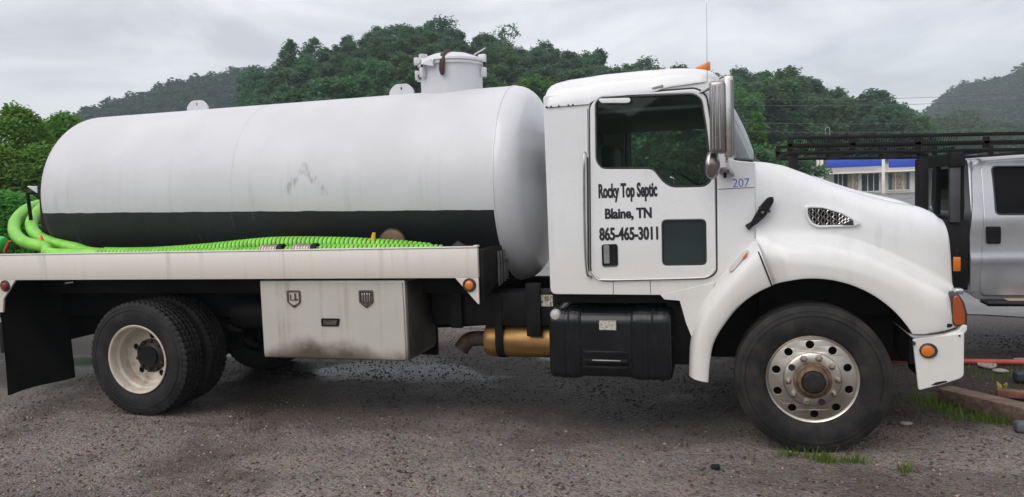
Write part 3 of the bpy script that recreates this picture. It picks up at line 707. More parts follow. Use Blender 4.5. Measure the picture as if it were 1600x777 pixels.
# ================================================================== the tank truck
TR = empty('tank_truck', (-3.0, 1.2, 0), 'white septic tank truck with a long white tank, lettered door and sloping hood', 'truck')
W2 = 1.2                                                   # centre plane of the truck
FX, RX = 0.0, -5.63                                        # axles
AR = .52                                                   # tyre radius

# ---- tank
TZ, TRD, TX0, TX1 = 1.965, .872, -6.84, -2.352
prof = []
NB = 10
def head(sign, x0, depth, knr):
    """dished head: knuckle then shallow dome; returns (r, x) from rim to centre"""
    o = []
    for i in range(9):
        a = i/8*R(62); o.append((TRD-knr+knr*math.cos(a), x0+sign*knr*math.sin(a)))
    r1, x1 = o[-1]
    for i in range(1, 11):
        t = i/10; o.append((r1*(1-t)+.0001, x1+sign*(depth-abs(x1-x0))*(1-(1-t)**2)))
    return o
hr = head(-1, TX0, .30, .17)
cyl = [(TRD, TX0+(TX1-TX0)*i/12) for i in range(13)]
g = G().lathe([(r, x) for r, x in hr[::-1]]+cyl, (0, W2, TZ), 'X', 96)
tank = g.build('tank', M_tank, TR, ang=50)
g = G().lathe([(r, x) for r, x in head(1, TX1+.006, .27, .20)], (0, W2, TZ), 'X', 96); g.build('tank_head', M_headp, TR, ang=60)
G().lathe([(TRD-.01, -.006), (TRD+.004, -.006), (TRD+.006, 0), (TRD+.004, .006), (TRD-.01, .006)], (TX1+.003, W2, TZ), 'X', 96).build('weld_seam', M_headp, TR)
G().lathe([(TRD-.01, -.005), (TRD+.0015, -.004), (TRD+.0015, .004), (TRD-.01, .005)], (-4.78, W2, TZ), 'X', 96).build('weld_seam', M_tank, TR)
for px in (309, 628):                                      # lifting lugs
    c = at(px, 168 if px < 400 else 145, W2); x = c[0]; z = TZ+TRD; wd = .125
    pl = [(x-wd, z-.03), (x+wd, z-.03), (x+wd, z+.045), (x+wd*.5, z+.105), (x-wd*.5, z+.105), (x-wd, z+.045)]
    G().plate(round_poly(pl, .03), [circle(x, z+.062, .017, 10, .6)], W2-.012, W2+.012, .003).build('lifting_lug', M_headp, TR)
# manhole
hx = at(706, 130, W2)[0]; hr_ = .285; zt0 = TZ+TRD-.02
mh = G().lathe([(hr_, -.06), (hr_, .235), (hr_+.018, .24), (hr_+.018, .262), (hr_-.02, .264)], (hx, W2, zt0), 'Z', 56).build('manhole', M_headp, TR)
lid = G().lathe([(hr_+.02, .264), (hr_+.024, .272), (hr_+.02, .29), (hr_*.9, .318), (hr_*.6, .35), (hr_*.25, .364), (.001, .366)], (hx, W2, zt0), 'Z', 56).build('hatch_lid', M_headp, mh)
G().lathe([(hr_+.005, .2635), (hr_+.022, .2635)], (hx, W2, zt0), 'Z', 56).build('lid_gasket', M_seal, mh)
def polar_box(a, r0, r1, t, z0, z1, bev=.006):
    c, s_ = math.cos(a), math.sin(a); rm = (r0+r1)/2
    return G().box(hx+c*rm-(r1-r0)/2, hx+c*rm+(r1-r0)/2, W2+s_*rm-t/2, W2+s_*rm+t/2, zt0+z0, zt0+z1, bev, 2, rot=Matrix.Rotation(a, 3, 'Z'))
for a in (R(0), R(55), R(125), R(180), R(200), R(235)):
    polar_box(a, hr_, hr_+.05, .05, .13, .215).build('clamp_bracket', M_headp, mh)
    k = polar_box(a, hr_-.02, hr_+.055, .04, .262, .335, .01); k.build('clamp', M_headp, mh)
    c, s_ = math.cos(a), math.sin(a)
    G().tube([(hx+c*(hr_+.035), W2+s_*(hr_+.035), zt0+z) for z in (.14, .3)], .011, 8).build('clamp_bolt', M_rust, mh)
# wire stays, shade flap and the dark strap on the lid
a0 = R(-97)
G().tube(spline([(hx+.03, W2-.12, zt0+.37), (hx+.035, W2-.24, zt0+.335), (hx+.04, W2-hr_-.03, zt0+.25), (hx+.035, W2-hr_-.035, zt0+.16), (hx+.025, W2-hr_-.03, zt0+.14), (hx+.015, W2-hr_-.03, zt0+.2), (hx+.02, W2-.27, zt0+.32)], 6), .017, 7).build('lid_strap', simple('dark_strap', (.05, .03, .03), .7), mh)
fv = [(-.185, .292, -.02), (-.05, .292, -.03), (-.075, .275, -.055), (-.16, .262, -.055), (-.045, .25, -.075), (-.05, .21, -.06), (-.165, .235, -.07)]
fp = [(hx+a, W2-hr_+.02+c, zt0+b_) for a, b_, c in fv]; fp += [(x, y+.006, z-.004) for x, y, z in fp]
G().addm(fp, [(0, 1, 2, 3), (1, 4, 2), (4, 5, 2), (2, 5, 6, 3), (7, 10, 9, 8), (8, 9, 11), (11, 9, 12), (9, 10, 13, 12), (0, 3, 10, 7), (3, 6, 13, 10), (6, 5, 12, 13), (5, 4, 11, 12), (4, 1, 8, 11), (1, 0, 7, 8)]).build('lid_handle', M_headp, mh, ang=0)
G().tube(spline([(hx-hr_-.04, W2-.02, zt0+.26), (hx-.27, W2-.14, zt0+.16), (hx-.22, W2-.21, zt0+.13), (hx-.18, W2-.25, zt0+.25)], 5), .007, 6).build('lid_chain', M_rust, mh)
for s_ in (-1, 1):
    if s_ > 0: G().tube([(hx+s_*(hr_-.05), W2-.03, zt0+.33), (hx+s_*(hr_+.02), W2-.02, zt0+.365), (hx+s_*(hr_+.06), W2-.02, zt0+.385 if s_ > 0 else zt0+.345)], .006, 5).build('lid_hook', M_chrome, mh)

# ---- tank saddle and subframe
for x in (-6.5, -5.5, -4.5, -3.5, -2.6): G().box(x-.04, x+.04, .55, 1.85, 1.02, 1.36, .004).build('tank_saddle', M_black, TR)
# ---- bed
M_strap = simple('worn_grey_strap', (.13, .125, .12), .6, 0, .4, 9)
BX0, BX1, BZ0, BZ1 = -7.34, -2.375, 1.245, 1.475
G().box(BX0, BX1, -.055, -.012, BZ0, BZ1, .006).build('bed_rail', M_rail, TR)
G().box(BX0, BX1, 2.412, 2.455, BZ0, BZ1, .006).build('bed_rail', M_rail, TR)
G().box(BX0, BX1, -.06, .0, BZ1+.002, BZ1+.012, .003).build('rail_lip', M_rail, TR)
G().box(BX1-.03, BX1+.003, -.0605, .0, BZ1+.004, BZ1+.020, .003).build('rail_corner', M_rail, TR)
G().box(BX0+.01, BX1-.01, -.01, 2.41, 1.285, 1.315, .003).build('bed_floor', M_black, TR)
G().box(BX1-.045, BX1+.03, -.01, .62, 1.06, BZ1-.02, .005).warp(lambda x, y, z: (x, y, z+(.0 if z > 1.3 else .30*max(0, y-.05)))).build('bed_end_plate', M_black, TR)
for y in (.02, .10, .18, .26): G().box(BX1+.031, BX1+.045+.01*random.random(), y+.34, y+.36, 1.13+.12*y, BZ1-.06, .002).build('hanging_strap', M_strap, TR)
for (xa, sg, mt, nm) in ((BX1, -1, M_amber, 'amber'), (BX0+.36, 1, M_red, 'red')):
    if sg < 0: pl = [(xa, BZ0), (xa-.185, BZ0), (xa-.01, BZ0-.20), (xa, BZ0-.20)]
    else: pl = [(BX0, BZ0), (xa+.12, BZ0), (xa-.035, BZ0-.17), (xa-.06, BZ0-.30), (BX0, BZ0-.30)]
    gs = G().plate(pl, [], -.055, -.035, .003).build('corner_gusset', M_rail, TR)
    cx, cz = (at(733.5, 445.5, -.06) if sg < 0 else at(8, 447, -.06))[[0, 2]]
    lp = G().lathe([(.052, .0), (.052, -.012), (.044, -.018), (.036, -.012), (.036, 0)], (cx, -.055, cz), 'Y', 28).build('marker_light', M_seal, TR)
    G().lathe([(.0375, -.006), (.033, -.019), (.018, -.025), (.0005, -.027)], (cx, -.055, cz), 'Y', 28).build('lens', mt, lp)
# ---- chassis
for y in (.72, 1.68): G().box(-7.2, .75, y-.045, y+.045, .80, 1.06, .008).build('frame_rail', M_black, TR)
for x in (-7.1, -6.2, -4.9, -3.9, -2.9, -1.9, -.8): G().box(x-.05, x+.05, .76, 1.64, .84, 1.02, .004).build('cross_member', M_black, TR)
G().box(-7.0, -2.45, .35, 2.05, 1.07, 1.24, .006).build('subframe', M_black, TR)
G().box(-7.30, -7.16, .1, 2.3, .52, .82, .012).build('rear_bumper', M_black, TR)
G().box(-2.95, -1.86, .40, .69, .80, 1.07, .01).build('chassis_side_plate', M_black, TR)
for (x, w_, z0) in ((-2.72, .05, .78), (-2.06, .06, .72)): G().box(x-w_, x+w_, .36, .42, z0, 1.15, .006).build('hanger_bracket', M_black, TR)
g = G().tube([(RX, .15, AR), (RX, .8, AR), (RX, 1.6, AR), (RX, 2.25, AR)], [.09, .11, .11, .09], 16); g.lathe([(.02, -.22), (.17, -.17), (.22, 0), (.17, .17), (.02, .22)], (RX, W2, AR), 'X', 24); g.build('rear_axle', M_black, TR)
G().tube([(FX, .3, AR-.03), (FX, .6, AR-.10), (FX, 1.8, AR-.10), (FX, 2.1, AR-.03)], .06, 10).build('front_axle', M_black, TR)
for y in (.72, 1.68):
    g = G()
    for i in range(5): g.box(RX-.62+.05*i, RX+.62-.05*i, y-.045, y+.045, .66+.022*i, .6825+.022*i, .003)
    g.build('leaf_spring', M_black, TR)
G().tube([(RX+.3, W2, AR+.02), (-1.2, W2, .8)], .05, 10).build('drive_shaft', M_black, TR)
G().box(-1.2, .6, .85, 1.55, .62, 1.2, .06).build('engine_block', M_black, TR)

# air tank; black panel added to darken the underside and hide the far wheel
G().lathe([(.02, -5.02), (.13, -4.99), (.15, -4.93), (.15, -4.46), (.13, -4.40), (.02, -4.37)], (0, .62, .86), 'X', 28).build('air_tank', M_black, TR)
G().box(-5.08, -3.16, 1.02, 1.06, .40, 1.1, .004).build('added_dark_panel', M_black, TR)
# ---- wheels
def tyre_profile(W, Rr, Ro):
    h = W/2; p = [(Rr, -h*.80), (Rr+.016, -h*.92), (Rr+.05, -h*.985), ((Rr+Ro)*.5, -h*1.05), (Ro-.07, -h*1.0), (Ro-.035, -h*.95), (Ro-.012, -h*.86)]
    return p
def tyre(name, c, W, Rr, Ro, parent, mat, lugs=0, grooves=(), n=120):
    """lathe with real shoulder lugs and circumferential grooves"""
    sh = tyre_profile(W, Rr, Ro); h = W/2
    tread = []
    ys_ = np.linspace(-h*.84, h*.84, 27 if lugs else 15)
    for y in ys_:
        gr = min((abs(y-q*h) for q in grooves), default=9)
        tread.append((Ro-.006*(y/h)**2-(.014 if gr < .0065 else 0), y))
    pr_ = [(r, y) for r, y in sh]+tread+[(r, -y) for r, y in sh[::-1]]
    n_ = lugs*4 if lugs else n; V = []; Fc = []
    for j in range(n_):
        a = 2*math.pi*j/n_
        for i, (r, y) in enumerate(pr_):
            rr = r; aa = a
            if lugs and r > Ro-.04:
                ph = (j + (2 if y > 0 else 0)) % 4
                if abs(y) > h*.30 and ph == 0: rr -= .013
                if abs(y) <= h*.30 and (j+1) % 4 == 0: rr -= .008
                aa = a+.02*math.sin(y/h*3)
            if not lugs and abs(y) > h*.9 and r > Ro-.06: rr -= .003*(j % 3 == 0)
            V.append((c[0]+rr*math.cos(aa), c[1]+y, c[2]+rr*math.sin(aa)))
    k = len(pr_)
    for j in range(n_):
        j2 = (j+1) % n_
        for i in range(k-1): Fc.append((j*k+i, j*k+i+1, j2*k+i+1, j2*k+i))
    g_ = G().addm(V, Fc)
    for q in (.64, .66, .80):                               # moulded rings on the sidewall
        rr = Rr+(Ro-Rr)*q; yy = -float(np.interp(rr, [p[0] for p in sh], [-p[1] for p in sh]))
        g_.lathe([(rr-.004, yy+.002), (rr, yy-.003), (rr+.004, yy+.002)], c, 'Y', 96)
    return g_.build(name, mat, parent, ang=30, origin=c)
def annulus(r0, r1, holes, d): return G().plate(circle(0, 0, r1, 72), [circle(0, 0, r0, 40)]+holes, -d/2, d/2, .002)

def front_wheel(yface, s):
    """yface: plane of the outer tyre face, s=+1 when the truck lies towards +y"""
    c = (FX, yface+s*.145, AR)
    f = lambda x, y, z: (FX+x, c[1]+s*y, AR+z)
    # rim: rolled lip, sloped ring with ten hand holes, raised flange
    hh = [circle(.243*math.cos(a), .243*math.sin(a), .0275, 18) for a in [R(93)+i*R(36) for i in range(10)]]
    g_ = annulus(.192, .288, hh, .012); g_.warp(lambda x, y, z: (x, y-.105-.02*(1-(math.hypot(x, z)-.192)/.096), z))
    g_.lathe([(.318, -.128), (.322, -.121), (.318, -.112), (.300, -.100), (.284, -.0975), (.284, -.09), (.300, -.08), (.31, .13)], (0, 0, 0), 'Y', 72)
    g_.lathe([(.196, -.125), (.188, -.139), (.176, -.147), (.10, -.147), (.085, -.14)], (0, 0, 0), 'Y', 72)
    g_.warp(f); wh = g_.build('wheel', M_alu, TR, ang=35, origin=c)
    tyre('tyre', c, .285, .305, AR, wh, M_tyref, 0, (-.5, 0, .5))
    G().lathe([(.27, -.05), (.02, -.05)], (0, 0, 0), 'Y', 48).warp(f).build('brake_drum', M_dark, wh)
    G().lathe([(.128, -.146), (.126, -.158), (.108, -.163), (.102, -.185), (.096, -.195), (.080, -.2), (.074, -.192)], (0, 0, 0), 'Y', 48).warp(f).build('hub_flange', M_hubbrown, wh)
    G().lathe([(.076, -.185), (.074, -.212), (.066, -.222), (.04, -.226), (.0005, -.227)], (0, 0, 0), 'Y', 40).warp(f).build('hub_cap', M_hub, wh)
    for i in range(10):
        a = R(75)+i*R(36); x, z = .160*math.cos(a), .160*math.sin(a); bare = i in (2, 6)
        if bare: n_ = G().lathe([(.024, -.147), (.022, -.156), (.0005, -.157)], (x, 0, z), 'Y', 16).warp(f); n_.build('lug_nut', M_hub, wh)
        else:
            n_ = G().lathe([(.026, -.147), (.026, -.151), (.020, -.152), (.020, -.176), (.014, -.182), (.011, -.195), (.0005, -.197)], (x, 0, z), 'Y', 6).warp(f); n_.build('lug_nut', M_nut, wh, ang=25)
    return wh
front_wheel(0.0, 1); front_wheel(2.4, -1)
def rear_wheel(yface, s):
    c = (RX, yface+s*.14, AR); f = lambda x, y, z: (RX+x, c[1]+s*y, AR+z)
    g_ = G().lathe([(.305, -.118), (.312, -.128), (.306, -.134), (.292, -.128), (.284, -.108), (.280, -.065), (.262, -.045), (.258, .01), (.252, .04), (.23, .055), (.222, .06)], (0, 0, 0), 'Y', 72)
    hh = [circle(.186*math.cos(a), .186*math.sin(a), .030, 16) for a in [R(12)+i*R(72) for i in range(5)]]
    p_ = annulus(.10, .228, hh, .012).warp(lambda x, y, z: (x, y+.062, z)); g_.addm(p_.v, p_.f)
    wh = g_.warp(f).build('wheel', M_rimw, TR, ang=35, origin=c)
    tyre('tyre', c, .265, .303, AR, wh, M_tyre, 56, (-.56, -.2, .2, .56))
    c2 = (RX, c[1]+s*.335, AR)
    w2 = G().lathe([(.305, -.118), (.28, -.06), (.258, 0), (.258, .13)], (0, 0, 0), 'Y', 48).warp(lambda x, y, z: (RX+x, c2[1]+s*y, AR+z)).build('inner_wheel', M_rimw, TR, origin=c2)
    tyre('tyre', c2, .265, .303, AR, w2, M_tyre, 56, (-.56, -.2, .2, .56))
    G().lathe([(.25, .085), (.01, .085)], (0, 0, 0), 'Y', 40).warp(f).build('brake_drum', M_dark, wh)
    G().lathe([(.155, .056), (.152, .044), (.135, .040), (.105, .034), (.098, .028), (.085, .024), (.0005, .022)], (0, 0, 0), 'Y', 40).warp(f).build('hub', M_hub, wh)
    for i in range(8):
        a = R(20)+i*R(45); G().lathe([(.013, .03), (.013, .014), (.0005, .011)], (.078*math.cos(a), 0, .078*math.sin(a)), 'Y', 8).warp(f).build('axle_bolt', M_hub, wh)
    for i in range(10):
        a = R(10)+i*R(36); G().lathe([(.016, .05), (.016, .024), (.0005, .020)], (.137*math.cos(a), 0, .137*math.sin(a)), 'Y', 6).warp(f).build('lug_nut', M_hub, wh, ang=25)
    return wh
rear_wheel(0.0, 1); rear_wheel(2.4, -1)
# ---- mud flaps
for y0 in (.02, 1.72):
    rows = []
    for t in np.linspace(0, 1, 12):
        z = 1.24-(1.24-.14)*t
        rows.append([(-7.13+.01*t+.018*math.sin(3*t+yy*5)*t, y0-.02+.75*yy, z+.008*math.sin(5*yy)*t) for yy in np.linspace(0, 1, 9)])
    g = G().grid(rows); g.v += [(x-.012, y, z) for x, y, z in g.v]; n0 = len(g.v)//2
    g.f += [tuple(i+n0 for i in reversed(f)) for f in list(g.f)]; g.m = [0]*len(g.f); g.build('mud_flap', M_flap, TR, recalc=False)
    G().box(-7.18, -7.12, y0-.01, y0+.70, 1.19, 1.243, .004).build('flap_hanger', M_black, TR)
G().tube(spline([(-6.62, .25, 1.16), (-6.55, .2, 1.19), (-6.45, .2, 1.2)], 4), .014, 6).build('brake_line', M_chrome, TR)

# ---- steel tool box
M_endshade = simple('shaded_dirty_steel', (.085, .076, .062), .55, .2, .3, 2.5, (.015, .014, .013), 1.0)
xa, za = at(407, 441, 0)[[0, 2]]; xb, zb_ = at(637, 566, 0)[[0, 2]]
xa, xb, zt_, zb_ = -4.325, -3.012, 1.225, .572
tb = G().box(xa, xb, .012, .60, zb_, zt_, .008).build('tool_box', M_box, TR)
G().plate(round_poly([(xa+.012, zb_+.012), (xb-.012, zb_+.012), (xb-.012, zt_-.012), (xa+.012, zt_-.012)], .02), [], -.004, .011, .004).build('box_door', M_box, tb)
for px in (459, 572):
    cx, cz = at(px, 467, -.01)[[0, 2]]; w_, h_ = .062, .07
    pl = [(cx-w_, cz+h_), (cx+w_, cz+h_), (cx+w_, cz-h_*.45), (cx, cz-h_*1.1), (cx-w_, cz-h_*.45)]
    lt = G().plate(round_poly(pl, .012), [round_poly([(cx-w_*.78, cz+h_*.78), (cx+w_*.78, cz+h_*.78), (cx+w_*.78, cz-h_*.4), (cx, cz-h_*.8), (cx-w_*.78, cz-h_*.4)], .01)], -.016, -.0045, .002).build('box_latch', M_latch, TR)
    G().plate(round_poly([(cx-w_*.76, cz+h_*.76), (cx+w_*.76, cz+h_*.76), (cx+w_*.76, cz-h_*.4), (cx, cz-h_*.78), (cx-w_*.76, cz-h_*.4)], .01), [], -.0075, -.0045).build('latch_plate', M_box if px < 500 else M_latch, lt)
    if px < 500:
        G().tube([(cx-.028, -.014, cz+.035), (cx-.028, -.014, cz-.01), (cx+.034, -.014, cz-.01), (cx+.034, -.014, cz+.0)], .005, 6).build('hasp', M_latch, lt)
        G().box(cx+.008, cx+.022, -.017, -.008, cz-.008, cz+.045, .002).build('hasp', M_latch, lt)
    else:
        for i in range(4): G().box(cx-.038+.022*i, cx-.028+.022*i, -.014, -.0085, cz-.03, cz+.045, .002).build('hasp', M_chrome, lt)
cx, cz = at(516.5, 504, -.01)[[0, 2]]
hd = G().plate(round_poly([(cx-.085, cz+.033), (cx+.085, cz+.033), (cx+.07, cz-.033), (cx-.085, cz-.033)], .012), [round_poly([(cx-.07, cz+.02), (cx+.06, cz+.02), (cx+.05, cz-.02), (cx-.07, cz-.02)], .008)], -.013, -.0045, .002).build('box_handle', M_black, TR)
G().box(cx-.066, cx+.055, -.008, -.0046, cz-.019, cz+.019).build('handle_recess', M_latch, hd)
# front end of the box: its shade and dirt painted in as a dark tone
G().box(xb+.001, xb+.012, .03, .60, zb_+.03, zt_-.02, .003).build('box_end_shade_plate', M_endshade, TR)

# ---- muffler
MX0, MX1 = at(757, 530, .42)[0], -1.75; mz = .655; my = .55
mf = G().lathe([(.06, MX0-.035), (.128, MX0-.012), (.140, MX0+.015), (.143, MX0+.05), (.143, MX1), (.06, MX1+.02)], (0, my, mz), 'X', 48).build('muffler', M_brass, TR)
G().tube(spline([(MX0+.0, my, mz+.0), (MX0-.10, my, mz+.005), (MX0-.19, my, mz-.015), (MX0-.25, my-.03, mz-.09)], 6), [.064]*13+[.066]*6, 16).build('tail_pipe', M_rust, mf)
G().lathe([(.1435, -.035), (.150, -.034), (.150, .034), (.1435, .035)], (MX0+.13, my, mz), 'X', 40).build('muffler_strap', M_black, mf)
G().box(MX0+.10, MX0+.165, my-.16, my-.14, mz-.04, 1.06, .004).build('muffler_hanger', M_black, mf)

# ---- black step tank under the cab
FA, FB = at(861, 540, .02)[0], at(1046, 540, .02)[0]; fz0, fz1 = .485, 1.0
pf = round_poly([(.02, fz0), (.02, fz1-.03), (.62, fz1), (.62, fz0)], [.06, .09, .09, .06], 6)
ft = G()
def extr(prof_, x0, x1, infl=0.0):
    cy = sum(p[0] for p in prof_)/len(prof_); cz_ = sum(p[1] for p in prof_)/len(prof_)
    rows_ = []
    for x, s_ in ((x0, .94), (x0+.012, .985), (x0+.03, 1), (x1-.03, 1), (x1-.012, .985), (x1, .94)):
        rows_.append([(x, cy+(p[0]-cy)*(s_+infl), cz_+(p[1]-cz_)*(s_+infl)) for p in prof_])
    g_ = G().grid(rows_, closed=True); n_ = len(prof_); b_ = len(g_.v)-n_
    g_.f.append(tuple(range(n_))); g_.f.append(tuple(range(b_, b_+n_))); g_.m += [0, 0]; return g_
ftank = extr(pf, FA, FB).build('fuel_tank', M_gloss, TR, ang=40)
def sect(p0, p1, mat=M_gloss, nm='tank_shroud', infl=.045):
    return extr(pf, p0, p1, infl).build(nm, mat, ftank, ang=40)
L = FB-FA
sect(FA-.012, FA+L*.27); sect(FA+L*.68, FB+.012)
for t in (.10, .19, .755, .80, .93): sect(FA+L*t-.010, FA+L*t+.012, M_gloss, 'tank_rib', .062)
for t in (.16, .865): sect(FA+L*t-.022, FA+L*t+.022, M_black, 'tank_strap', .056)
g = G().box(FA+L*.29, FA+L*.66, -.01, .04, .60, .635, .008); g.box(FA+L*.29, FA+L*.66, -.03, .04, .565, .582, .004)
g.build('step', M_black, ftank); G().box(FA+L*.36, FA+L*.60, -.012, -.002, .618, .628, .002).build('step_edge', M_chrome, ftank)
G().box(FA+L*.29, FA+L*.66, .005, .019, .66, .69, .004).build('step_edge', M_gloss, ftank)
cx, cz = at(868, 492, .03)[[0, 2]]
G().lathe([(.04, 0), (.042, -.03), (.034, -.05), (.02, -.055), (.0005, -.056)], (cx, .06, cz), 'Y', 20).build('filler_cap', simple('dull_cap', (.5, .47, .46), .5, .3), ftank)
def sticker(name, base, ink, rows_, Y, px0, py0, px1, py1, parent):
    a = at(px0, py0, Y); b_ = at(px1, py1, Y); m, n, l, bs = newmat(name)
    v = coord(n, l, (55, 1, 95)); nn = noise(n, l, v, 1.0, 1); l.new(mix(n, l, ramp(n, l, nn, .5, .58), base, ink), bs.inputs['Base Color']); bs.inputs['Roughness'].default_value = .5
    return G().box(a[0], b_[0], Y-.001, Y+.001, b_[2], a[2]).build('sticker', m, parent)
sticker('paper_label', (.52, .50, .42), (.28, .26, .22), 4, .003, 936, 501, 963, 516, ftank)
sl_ = sticker('photo_label', (.60, .56, .48), (.12, .12, .12), 4, .396, 833, 461, 864, 479, TR)
a = at(833, 461, .394); b_ = at(840, 466, .394); G().box(a[0], a[0]+.03, .3935, .3945, a[2]-.03, a[2]-.003).build('label_patch', M_orange, sl_)
G().box(a[0]+.095, a[0]+.128, .3935, .3945, a[2]-.05, a[2]-.01).build('label_patch', simple('label_green', (.2, .2, .06), .5), sl_)

# ================================================================== cab
YC = .12; YF = 2.28
def both(g_): return g_.mirror(W2)
CABPX = [(860, 460), (848.5, 150), (1114, 124), (1117, 140), (1124, 185), (1131, 225), (1137, 247), (1150, 251), (1180, 254), (1181, 372), (1164, 392), (1122, 440), (1100, 462)]
side = XZ(CABPX, YC)
DOORPX = [(922, 166), (934, 151), (1088, 139), (1103, 150), (1111, 200), (1117, 245), (1119, 426), (1104, 434), (938, 438), (924, 426)]
door = XZ(DOORPX, YC)
def inset(pl, d):
    c = Vector((sum(p[0] for p in pl)/len(pl), sum(p[1] for p in pl)/len(pl))); o = []
    k = len(pl)
    for i in range(k):
        p0, p, p1 = Vector(pl[i-1]), Vector(pl[i]), Vector(pl[(i+1) % k]); e0 = (p-p0).normalized(); e1 = (p1-p).normalized()
        nn = (Vector((e0.y, -e0.x))+Vector((e1.y, -e1.x))); nn = nn.normalized() if nn.length > 1e-6 else Vector((0, 0))
        if nn.dot(c-p) < 0: nn = -nn
        o.append(tuple(p+nn*d))
    return o
door_o = round_poly(door, .05, 4)
door_hole = round_poly(inset(door, -.012), .055, 4)
side_r = round_poly(side, [.05, .02, .02, .02, .02, .02, .02, .02, .01, .01, .03, .03, .02], 3)
G().plate(side_r, [door_hole], YC, YC+.05, .006).build('cab_side', M_cab, TR)
g = G().plate(side_r, [door_hole], YC, YC+.05, .006); g.warp(lambda x, y, z: (x, 2*W2-y, z)); g.build('cab_side', M_cab, TR)
WINPX = [(930, 161), (938, 152), (1084, 146), (1097, 155), (1105, 205), (1110, 250), (1112, 283), (1101, 292), (1050, 293), (1036, 285), (1020, 264), (940, 264), (931, 252)]
win = round_poly(XZ(WINPX, YC-.01), .035, 4)
LOWPX = [(1034, 344), (1103, 343), (1104, 414), (1035, 415)]
low = round_poly(XZ(LOWPX, YC-.01), .035, 5)
for s_ in (0, 1):
    fl = (lambda x, y, z: (x, 2*W2-y, z)) if s_ else (lambda x, y, z: (x, y, z))
    d = G().plate(door_o, [win, low], YC-.012, YC+.035, .008, seg=2).warp(fl).build('door', M_cab, TR, origin=tuple(fl(at(921, 300, YC)[0], YC, 1.8)))
    G().plate(round_poly(inset(door, -.010), .055, 4), [round_poly(inset(door, .006), .05, 4)], YC+.004, YC+.03).warp(fl).build('door_seal', M_seal, d)
    G().plate(round_poly(XZ(WINPX, YC-.01), .035, 4), [round_poly(inset(XZ(WINPX, YC-.01), .011), .03, 4)], YC-.0155, YC+.01, .003).warp(fl).build('window_seal', M_seal, d)
    G().plate(round_poly(inset(XZ(WINPX, YC-.01), .004), .03, 4), [], YC+.012, YC+.016).warp(fl).build('window_glass', M_glass, d)
    G().plate(low, [round_poly(inset(XZ(LOWPX, YC-.01), .008), .03, 5)], YC-.0155, YC+.01, .003).warp(fl).build('window_seal', M_seal, d)
    G().plate(round_poly(inset(XZ(LOWPX, YC-.01), .003), .03, 5), [], YC+.000, YC+.006).warp(fl).build('lower_window', M_smallwin, d)
    # handle in its recess
    hp = XZ([(940, 382), (965, 381), (966, 416), (941, 417)], YC-.012)
    hn = G().plate(round_poly(hp, .022, 4), [round_poly(inset(hp, .012), .015, 4)], YC-.022, YC-.0125, .004).warp(fl).build('door_handle', M_gloss, d)
    rp = G().plate(round_poly(inset(hp, .009), .016, 4), [], YC-.0165, YC-.0125).warp(fl); rp.build('handle_recess', M_black, d)
    lp = XZ([(943, 384), (952, 383.5), (953, 412), (944, 412.5)], YC-.02)
    G().plate(round_poly(lp, .008, 3), [], YC-.027, YC-.017, .003).warp(fl).build('handle_lever', simple('grey_handle', (.28, .29, .30), .3, .4), d)
    if not s_: DOOR = d
    # belt moulding under the door and grab handle behind it
    G().tube(spline([fl(*at(x, y, YC-.02)) for x, y in ((924, 424), (932, 434.5), (945, 437.5), (1010, 436.5), (1085, 434.5), (1106, 432), (1117, 421))], 5), .006, 6).build('drip_moulding', M_cab, d)
    rl = G().tube(spline([fl(*at(x, y, YC+yo)) for x, y, yo in ((914, 238, -.0), (913, 246, -.05), (913, 300, -.055), (914, 370, -.055), (917, 424, -.05), (924, 434, -.0))], 6), .011, 8)
    rl.build('grab_handle', M_chrome, TR)
    bp_ = G().tube([fl(*at(918, 246, YC-.006)), fl(*at(919.5, 424, YC-.006))], .007, 6); bp_.build('door_post_seal', M_seal, TR)
G().plate(round_poly(XZ([(936, 155), (985, 153.5), (986, 160), (981, 162), (941, 162), (937, 159)], YC-.02), .012, 3), [], YC-.05, YC-.017, .006).build('rain_deflector', M_cab, TR)
# lettering on the near door: three lines of black vinyl
def line(txt, px0, py1, px1, py0, nm, mat, parent, Y, bold=0.0, shear=0.0):
    a = at(px0, py1, Y); b_ = at(px1, py0, Y); text_g(txt, a[0], b_[0], a[2], b_[2], Y, .0012, bold, shear).build(nm, mat, parent, ang=0, recalc=False)
line('Rocky Top Septic', 935.5, 317, 1026, 284, 'lettering', M_letter, DOOR, YC-.0125, .030)
line('Blaine, TN', 945.5, 345.5, 1017.5, 324, 'lettering', M_letter, DOOR, YC-.0125, .030)
line('865-465-3011', 936.5, 376.5, 1027.5, 353.5, 'lettering', M_letter, DOOR, YC-.0125, .030)
line('207', 1145, 293, 1171, 278.5, 'number_decal', M_blueink, TR, YC-.0006, .0)
# shut lines and rivets on the cab side
for (p, q) in (((918, 170), (919, 240)), ((852, 168.5), (921, 163)), ((958, 440), (958.5, 460)), ((1016, 439), (1016.5, 459)), ((1122, 296), (1179, 293))):
    a, b_ = at(*p, YC), at(*q, YC); G().tube([(a[0], YC-.0003, a[2]), (b_[0], YC-.0003, b_[2])], .0028, 4).build('shut_line', simple('seam_grime', (.16, .14, .12), .8), TR)
